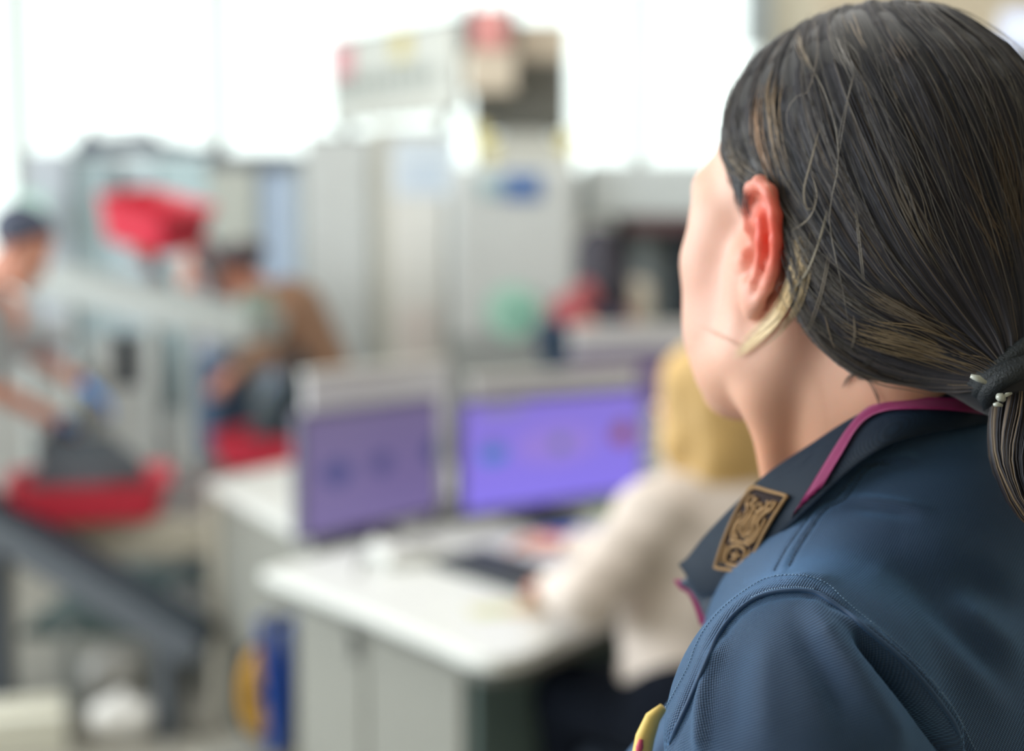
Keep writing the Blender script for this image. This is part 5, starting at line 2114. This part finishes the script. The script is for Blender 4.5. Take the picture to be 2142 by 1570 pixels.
for sx in (-1, 1):
    MB().tube([(sx * (s[0] / 2 + .02), 0, -.02), (sx * (s[0] / 2 + .035), 0, s[2] * .5), (sx * (s[0] / 2 + .01), 0, s[2] + .03)], [.02, .028, .018] if sx < 0 else [.012, .018, .018], 8).build('handle', mat('slate_handle', '4f5a60', .6), rc, True)
MB().box((0, 0, -.09), (s[0] + .06, .14, .18)).build('shelf_bracket', mat('beige_top', 'd0c4b2', .6), rc)

# grey sign plate hanging by the window near the officer's crown, and a cold ceiling lamp
c, s = wbox(1560, -80, 1672, 100, 8.0, .06)
sp_ = thing('hanging_sign', 'blank blue-grey plate hanging by the window above the officer\'s brow', 'sign', (c[0], c[1], c[2]))
MB().box((0, 0, 0), (s[0], .05, s[2]), bevel=.006).build('sign_plate', mat('plate_grey', 'b4c0ca', .5), sp_)
for sx in (-.07, .07):
    MB().tube([(sx, 0, s[2] / 2 - .01), (sx, 0, 4.39 - c[2])], .005, 6).build('hanger_rod', M_steel, sp_)
q = P(2165, 62, 6.7)
cl2 = thing('wall_lamp', 'cold white wall lamp on the beige bulkhead at top right', 'lamp', (q[0], 6.88, q[2]))
MB().box((0, 0, 0), (.30, .04, .20), bevel=.006).build('lamp_frame', M_machw, cl2)
MB().box((0, -.022, 0), (.27, .01, .17)).build('diffuser', mat('lit_diffuser', 'dfe8ff', .5, emit='cfdcff', estr=.55), cl2)

# low grey cabinets behind the roller table
for (x0, x1, y0, d_, lab) in ((-260, 178, 765, 6.9, 'low grey cabinet at the left edge behind the worker with blue gloves'), (185, 326, 700, 7.0, 'low grey cabinet behind the roller table, under the lifted tray'), (331, 640, 862, 7.05, 'low grey cabinet behind the two people at the roller table')):
    c, s = wbox(x0, y0, x1, 1000, d_, .35)
    c, s = to_floor(c, s)
    lc = thing('low_cabinet', lab, 'cabinet', (c[0], c[1], 0), 0, 'low grey cabinets')
    MB().box((0, 0, s[2] / 2), s, bevel=.01).build('housing', M_machd, lc)
    MB().box((0, -s[1] / 2 - .008, s[2] / 2), (s[0] * .9, .016, s[2] * .86), bevel=.004).build('door', mat('door_grey', 'a2a3a0', .5), lc)
    MB().box((s[0] * .36, -s[1] / 2 - .025, s[2] * .7), (.012, .02, .10), bevel=.003).build('handle', M_steel, lc)
q = P(333, 945, 5.85)
wb_ = thing('water_bottle', 'dark slate bottle standing on the roller table behind the left tray', 'bottle', (q[0], q[1], TZ + .0))
MB().lathe([(.0, 0), (.032, 0), (.033, .12), (.018, .145), (.018, .15), (0, .15)], n=20).build('bottle_body', mat('slate_bottle', '4a5360', .4), wb_)
MB().lathe([(.02, .146), (.02, .168), (0, .17)], n=16).build('bottle_cap', M_dark, wb_)
q = P(262, 700, 5.62)
hb = thing('hanging_apron', 'navy cloth hanging from the sloping tray return track', 'cloth', tuple(q))
MB().sheet([[(x, .012 * math.sin(x * 90 + z * 8), z) for x in np.linspace(-.045, .045, 12)] for z in np.linspace(0, -.20, 8)], .006).build('cloth_fold', M_navy, hb, True)
MB().tube([(0, 0, .0), (0, 0, .05)], .005, 6).build('hanging_loop', M_dark, hb)
# ================================================================== PEOPLE IN THE HALL
def frame(f, u=(0, 0, 1)):
    f = np.asarray(f, float)
    f /= np.linalg.norm(f)
    u = np.asarray(u, float)
    l = np.cross(u, f)
    l /= np.linalg.norm(l)
    u = np.cross(f, l)
    return np.stack([l, f, u], 1)


def head_generic(S, C, R):
    def h(x, y, z):
        return C + R @ np.array([x, y, z])
    S.ell(h(0, -.014, .045), (.072, .090, .075), R, .02)
    S.ell(h(0, .030, -.01), (.056, .052, .082), R, .02)
    S.cone(h(-.03, .055, -.075), h(.03, .055, -.075), .018, .018, .02)
    S.ell(h(0, .072, -.088), (.02, .016, .016), R, .014)
    for s in (-1, 1):
        S.ell(h(s * .031, .088, .008), (.015, .010, .010), R, .008, sub=True)
        S.ell(h(s * .031, .074, .006), .012, R, .003)
        S.ell(h(s * .074, -.004, .0), (.007, .017, .031), R, .006)
    S.chain([h(0, .080, .018), h(0, .104, -.026)], [.007, .010], .008)
    S.chain([h(-.020, .080, -.052), h(0, .088, -.053), h(.020, .080, -.052)], [.004, .007, .004], .005)


def hand(S, W_, d, nrm, side):
    """palm from wrist W_ along d, nrm out of the back of the hand, side = thumb side"""
    R = frame(d, nrm)
    l = R[:, 0] * side
    S.ell(W_ + R[:, 1] * .045, (.036, .048, .015), R, .008)
    S.cone(W_ - R[:, 1] * .02, W_ + R[:, 1] * .02, .022, .022, .01)
    for k, (o, ln_) in enumerate(((.026, .068), (.009, .076), (-.009, .071), (-.025, .056))):
        a = W_ + R[:, 1] * .080 + l * o
        b = a + R[:, 1] * ln_ * .5 - R[:, 2] * .012 + l * o * .15
        c = b + R[:, 1] * ln_ * .38 - R[:, 2] * .030
        S.chain([a, b, c], [.0092, .0084, .0072], .003)
    a = W_ + R[:, 1] * .022 + l * .028
    b = a + R[:, 1] * .030 + l * .022 - R[:, 2] * .008
    c = b + R[:, 1] * .028 + l * .004 - R[:, 2] * .008
    S.chain([a, b, c], [.012, .010, .008], .005)


def person(label, J, face, up, mats, hair='short', tw=1.0, long_sleeve=True, glove=None, voxel=.0098, hand_n=None, torso_fill=None):
    """J: joints in space. returns the root"""
    hipc = (J['hip_l'] + J['hip_r']) / 2
    base_ = np.array([hipc[0], hipc[1], 0.0])
    t = thing('person', label, 'person', tuple(base_))
    allp = np.array([v for v in J.values()])
    lo, hi = allp.min(0) - .22, allp.max(0) + .22
    lo[2] = max(lo[2], -.01)
    S = SDF(lo, hi, voxel)
    R = frame(face, up)
    C = J['head']
    head_generic(S, C, R)
    S.cone(C - R[:, 2] * .05 - R[:, 1] * .015, J['neck'], .05, .055, .02)
    sc_ = (J['sh_l'] + J['sh_r']) / 2
    S.cone(sc_, hipc, .09 * tw, .09 * tw, .03)
    S.cone(J['sh_l'], J['sh_r'], .04, .04, .03)
    for s in ('l', 'r'):
        S.chain([J['sh_' + s], J['el_' + s], J['wr_' + s]], [.040, .033, .024], .01)
        S.chain([J['hip_' + s], J['kn_' + s], J['an_' + s]], [.07, .05, .036], .02)
    V1, F1 = S.mesh()
    Vx, Fx = [V1], [F1]
    n0 = len(V1)
    gl = []
    for s, sd in (('l', -1), ('r', 1)):
        d = J['wr_' + s] - J['el_' + s]
        d = d / np.linalg.norm(d)
        hn = np.array([0, 0, 1.0]) if hand_n is None else np.asarray(hand_n, float)
        if abs(d @ hn) > .9:
            hn = np.array([0, 1.0, 0])
        H_ = SDF(J['wr_' + s] - .2, J['wr_' + s] + .2, .0055)
        hand(H_, J['wr_' + s], d, hn, sd)
        Vh_, Fh_ = H_.mesh()
        if glove is not None:
            gl.append((Vh_, Fh_))
            Ht = SDF(J['wr_' + s] - .2, J['wr_' + s] + .2, .0055)
        Vx.append(Vh_ if glove is None else (Vh_ - J['wr_' + s]) * .94 + J['wr_' + s])
        Fx.append(Fh_ + n0)
        n0 += len(Vh_)
    quad_mesh('body', np.vstack(Vx) - base_, np.vstack(Fx), mats['skin'], t)
    if glove is not None:
        for Vh_, Fh_ in gl:
            quad_mesh('glove', Vh_ - base_, Fh_, glove, t)
    eye_pair(t, base_, lambda x, y, z: C + R @ np.array([x, y - (.0025 if y > .05 else 0), z]))
    # top
    Sh = SDF(lo, hi, voxel)
    Sh.cone(sc_ - (sc_ - hipc) * .12, sc_ * .45 + hipc * .55, .125 * tw, .125 * tw, .04)
    Sh.cone(sc_ * .5 + hipc * .5, hipc, .125 * tw, .135 * tw, .04)
    Sh.cone(J['sh_l'], J['sh_r'], .062, .062, .04)
    Sh.cone(J['neck'] * .6 + sc_ * .4, sc_, .062, .09, .03)
    for s in ('l', 'r'):
        e = J['el_' + s]
        w = J['el_' + s] * .06 + J['wr_' + s] * .94 if long_sleeve else J['el_' + s]
        if long_sleeve:
            Sh.chain([J['sh_' + s], e, w], [.064, .055, .040], .02)
        else:
            Sh.cone(J['sh_' + s], J['sh_' + s] * .35 + e * .65, .062, .056, .02)
    if torso_fill:
        for a, b, ra, rb in torso_fill:
            Sh.cone(a, b, ra, rb, .04)
    V_, F_ = Sh.mesh()
    nn = normals(V_, F_)
    wv = np.sin(V_ @ np.array([38., 22, 14])) * np.sin(V_ @ np.array([-11., 29, 41.]))
    quad_mesh('top', V_ + nn * (wv * .004)[:, None] - base_, F_, mats['top'], t)
    Tr = SDF(lo, hi, voxel)
    Tr.cone(J['hip_l'], J['hip_r'], .11 * tw, .11 * tw, .03)
    for s in ('l', 'r'):
        Tr.chain([J['hip_' + s], J['kn_' + s], J['an_' + s]], [.100, .072, .055], .03)
    V_, F_ = Tr.mesh()
    quad_mesh('trousers', V_ - base_, F_, mats['trousers'], t)
    fdir = np.array([face[0], face[1], 0.0])
    fdir /= np.linalg.norm(fdir) + 1e-9
    for s in ('l', 'r'):
        a = J['an_' + s]
        q = SDF(a - .25, a + .25, .007)
        z0 = a[2] - .07
        q.chain([a - [0, 0, .03], a + fdir * .08 - [0, 0, .045], a + fdir * .15 - [0, 0, .05]], [.045, .038, .028], .02)
        q.cut((0, 0, z0 + .005), (0, 0, -1))
        V_, F_ = q.mesh()
        quad_mesh('shoe', V_ - base_, F_, mats['shoe'], t)
    Hs = SDF(C - .40, C + .28, .006)

    def h(x, y, z):
        return C + R @ np.array([x, y, z])
    Hs.ell(h(0, -.020, .052), (.082, .096, .082), R, .02)
    sl, X, Y, Z = Hs._sl(Hs.lo, Hs.lo + Hs.h * Hs.n)
    ly = (X - C[0]) * R[0, 1] + (Y - C[1]) * R[1, 1] + (Z - C[2]) * R[2, 1]
    lz = (X - C[0]) * R[0, 2] + (Y - C[1]) * R[1, 2] + (Z - C[2]) * R[2, 2]
    lim = np.maximum((ly - .045) * .8 - (lz - .07) * .6, -(lz + .02) + np.clip(ly + .01, -.03, .02))
    Hs.g[sl] = np.maximum(Hs.g[sl], lim)
    if hair == 'long':
        Hs.ell(h(0, -.055, -.04), (.092, .062, .11), R, .03)
        Hs.ell(h(0, -.075, -.13), (.10, .045, .10), R, .04)
        for s in (-1, 1):
            Hs.chain([h(s * .074, -.005, .05), h(s * .085, -.015, -.06), h(s * .080, -.03, -.16)], [.025, .030, .02], .03)
    if hair == 'bun':
        Hs.ell(h(0, -.112, .058), .040, R, .012)
    V_, F_ = Hs.mesh()
    az = np.arctan2((V_ - C) @ R[:, 0], (V_ - C) @ R[:, 1])
    nn = normals(V_, F_)
    V_ = V_ + nn * (np.sin(az * 46) * .0016)[:, None]
    quad_mesh('hair', V_ - base_, F_, mats['hair'], t)
    return t


def cloth(name, c, n=.10):
    return mat(name, c, .85, noise=n, nscale=9, bump=.2, bscale=120, sheen=.2)


# the blonde woman at the desk
J = dict(head=P(1462, 855, 2.95), neck=P(1478, 985, 2.93), sh_l=P(1368, 1078, 2.83), sh_r=P(1600, 1060, 3.10),
         el_l=P(1228, 1248, 2.74), wr_l=P(1158, 1212, 3.0), el_r=P(1420, 1210, 3.32), wr_r=P(1195, 1160, 3.42),
         hip_l=P(1440, 1500, 2.78), hip_r=P(1620, 1480, 3.0), kn_l=P(1195, 1462, 3.06), kn_r=P(1330, 1440, 3.30))
J['wr_l'][2] = .815
J['wr_r'][2] = .81
J['el_r'] = (J['sh_r'] + J['wr_r']) / 2 + np.array([.05, .02, -.12])
for s in 'lr':
    J['an_' + s] = J['kn_' + s] * np.array([1, 1, 0]) + np.array([.03, .0, .075])
person('blonde woman in a cream sweater typing at the desk with her back half turned', J, (-.66, .74, -.10), (0, 0, 1),
       dict(skin=M_skin, top=cloth('cream_knit', 'd6cac2'), trousers=mat('black_navy_cloth', '10151f', .95, spec=.1), shoe=M_dark, hair=mat('blonde_hair', 'd4b074', .5, noise=.35, nscale=14)),
       hair='long', tw=1.12, torso_fill=[(P(1462, 1120, 2.93), P(1440, 1400, 2.86), .15, .135), (P(1378, 1090, 2.84), P(1440, 1200, 2.88), .075, .12)])
# her chair
hc = P(1530, 1540, 2.92)
ch = thing('office_chair', 'dark office chair under the blonde woman', 'chair', (hc[0] + .02, hc[1], 0), math.radians(35))
MB().box((0, 0, .46), (.48, .48, .08), bevel=.03).build('seat', M_navy, ch)
MB().box((.0, -.26, .72), (.42, .06, .34), bevel=.025).build('backrest', M_navy, ch)
MB().tube([(0, 0, .42), (0, 0, .10)], .028, 12).build('column', M_steel, ch, True)
for k in range(5):
    a = 2 * PI * k / 5
    lg = MB().tube([(0, 0, .11), (.28 * math.cos(a), .28 * math.sin(a), .07)], [.025, .016], 8).build('leg', M_dark, ch, True)
    MB().lathe([(0, -.012), (.03, -.012), (.03, .012), (0, .012)], c=(.28 * math.cos(a), .28 * math.sin(a), .03), n=14, axis='Y').build('castor', M_dark, lg)

# person in the brown jacket bending over the table
J = dict(head=P(500, 572, 6.30), neck=P(550, 612, 6.36), sh_l=P(590, 640, 6.22), sh_r=P(580, 630, 6.55), el_l=P(545, 745, 6.05), wr_l=P(490, 780, 5.9),
         el_r=P(505, 700, 6.5), wr_r=P(450, 690, 6.3), hip_l=P(668, 770, 6.40), hip_r=P(660, 765, 6.62), kn_l=P(645, 955, 6.38), kn_r=P(680, 955, 6.66))
for s, dx in (('l', 0), ('r', .05)):
    J['an_' + s] = J['kn_' + s] * np.array([1, 1, 0]) + np.array([.06 + dx, 0, .075])
person('person in a brown jacket with dark bun, bending left over the trays', J, (-.86, -.15, -.45), (-.45, 0, .9),
       dict(skin=M_skin, top=cloth('brown_jacket', '8a6a54'), trousers=M_navy, shoe=M_dark, hair=mat('dark_brown_hair', '4c4248', .6)), hair='bun', tw=1.0,
       torso_fill=[(P(606, 655, 6.28), P(668, 790, 6.32), .15, .15)])
# man in the pale shirt lifting the tray
J = dict(head=P(418, 560, 6.72), neck=P(440, 620, 6.78), sh_l=P(445, 665, 6.62), sh_r=P(470, 650, 6.98), el_l=P(352, 640, 6.30), wr_l=P(312, 545, 5.92),
         el_r=P(420, 600, 6.85), wr_r=P(400, 505, 6.05), hip_l=P(455, 770, 6.85), hip_r=P(490, 765, 7.0), kn_l=P(445, 930, 6.85), kn_r=P(495, 930, 7.0))
J['el_r'] = P(450, 600, 6.55)
J['wr_r'] = P(415, 520, 5.98)
for s in 'lr':
    J['an_' + s] = J['kn_' + s] * np.array([1, 1, 0]) + np.array([.02, 0, .075])
person('man in a pale blue-grey shirt and jeans holding up a red tray', J, (-.85, -.45, .1), (0, 0, 1),
       dict(skin=M_skin, top=cloth('pale_blue_shirt', 'aab3c2'), trousers=cloth('blue_denim', '48607e'), shoe=M_dark, hair=mat('slate_hair', '3f4450', .6)), hair='short', tw=.95)
# worker with blue gloves at the left edge
J = dict(head=P(42, 526, 4.30), neck=P(-30, 590, 4.62), sh_l=P(-10, 665, 4.82), sh_r=P(-30, 670, 4.45), el_l=P(80, 745, 4.98), wr_l=P(168, 800, 5.02),
         el_r=P(-10, 815, 4.55), wr_r=P(112, 878, 4.80), hip_l=P(-330, 890, 4.80), hip_r=P(-340, 900, 4.58), kn_l=P(-185, 1150, 4.80), kn_r=P(-195, 1150, 4.58))
for s in 'lr':
    J['an_' + s] = J['kn_' + s] * np.array([1, 1, 0]) + np.array([-.02, 0, .075])
fn = person('worker with dark hair and blue gloves sorting the left tray', J, (.80, -.25, -.52), (.5, -.1, .85),
            dict(skin=M_skin, top=cloth('white_grey_shirt', 'a6adb3'), trousers=M_navy, shoe=M_dark, hair=mat('blue_black_hair', '3a4258', .6)), hair='short', tw=1.15,
            long_sleeve=False, glove=mat('blue_glove', '4a96e6', .45), torso_fill=[(P(20, 690, 4.75), P(-110, 740, 4.72), .11, .10), (P(10, 665, 4.85), P(120, 705, 4.95), .06, .045)])
# seated person far off, dark hair and a red top
J = dict(head=P(1248, 545, 6.05), neck=P(1262, 600, 6.08), sh_l=P(1225, 622, 5.95), sh_r=P(1270, 622, 6.15), el_l=P(1180, 650, 5.88), wr_l=P(1222, 672, 5.80),
         el_r=P(1215, 660, 6.2), wr_r=P(1230, 668, 6.0), hip_l=P(1262, 690, 6.0), hip_r=P(1285, 690, 6.18), kn_l=P(1160, 705, 5.9), kn_r=P(1185, 710, 6.1))
J['an_l'] = P(1190, 900, 5.92)
J['an_r'] = P(1215, 900, 6.12)
person('dark-haired person in a red top perched on a high stool by the scanner', J, (-.55, .82, -.15), (0, 0, 1),
       dict(skin=M_skin, top=cloth('dull_red_top', '9c4a50'), trousers=cloth('night_blue_cloth', '22384f'), shoe=M_dark, hair=mat('plum_black_hair', '35333f', .6)), hair='long', tw=.82)
q = P(1292, 665, 6.1)
stl = thing('high_stool', 'high stool with rounded cream back behind the person in red', 'stool', (q[0], q[1] + .05, 0))
MB().box((-.02, 0, 1.06 - .0), (.34, .34, .06), bevel=.025).build('seat', M_beige, stl)
sb = MB().box((.06, -.02, 1.22), (.17, .12, .27), bevel=.05).build('backrest', mat('cream_leather', 'c6beb0', .6), stl, True)
MB().tube([(0, 0, 1.03), (0, 0, .05)], .03, 12).build('column', M_steel, stl, True)
MB().lathe([(.2, 0), (.2, .02), (.05, .05), (0, .05)], n=28).build('foot_plate', M_steel, stl)
MB().tube([(.16 * math.cos(a), .16 * math.sin(a), .45) for a in np.linspace(0, 2 * PI, 25)], .010, 8, cap=False).build('foot_ring', M_steel, stl, True)
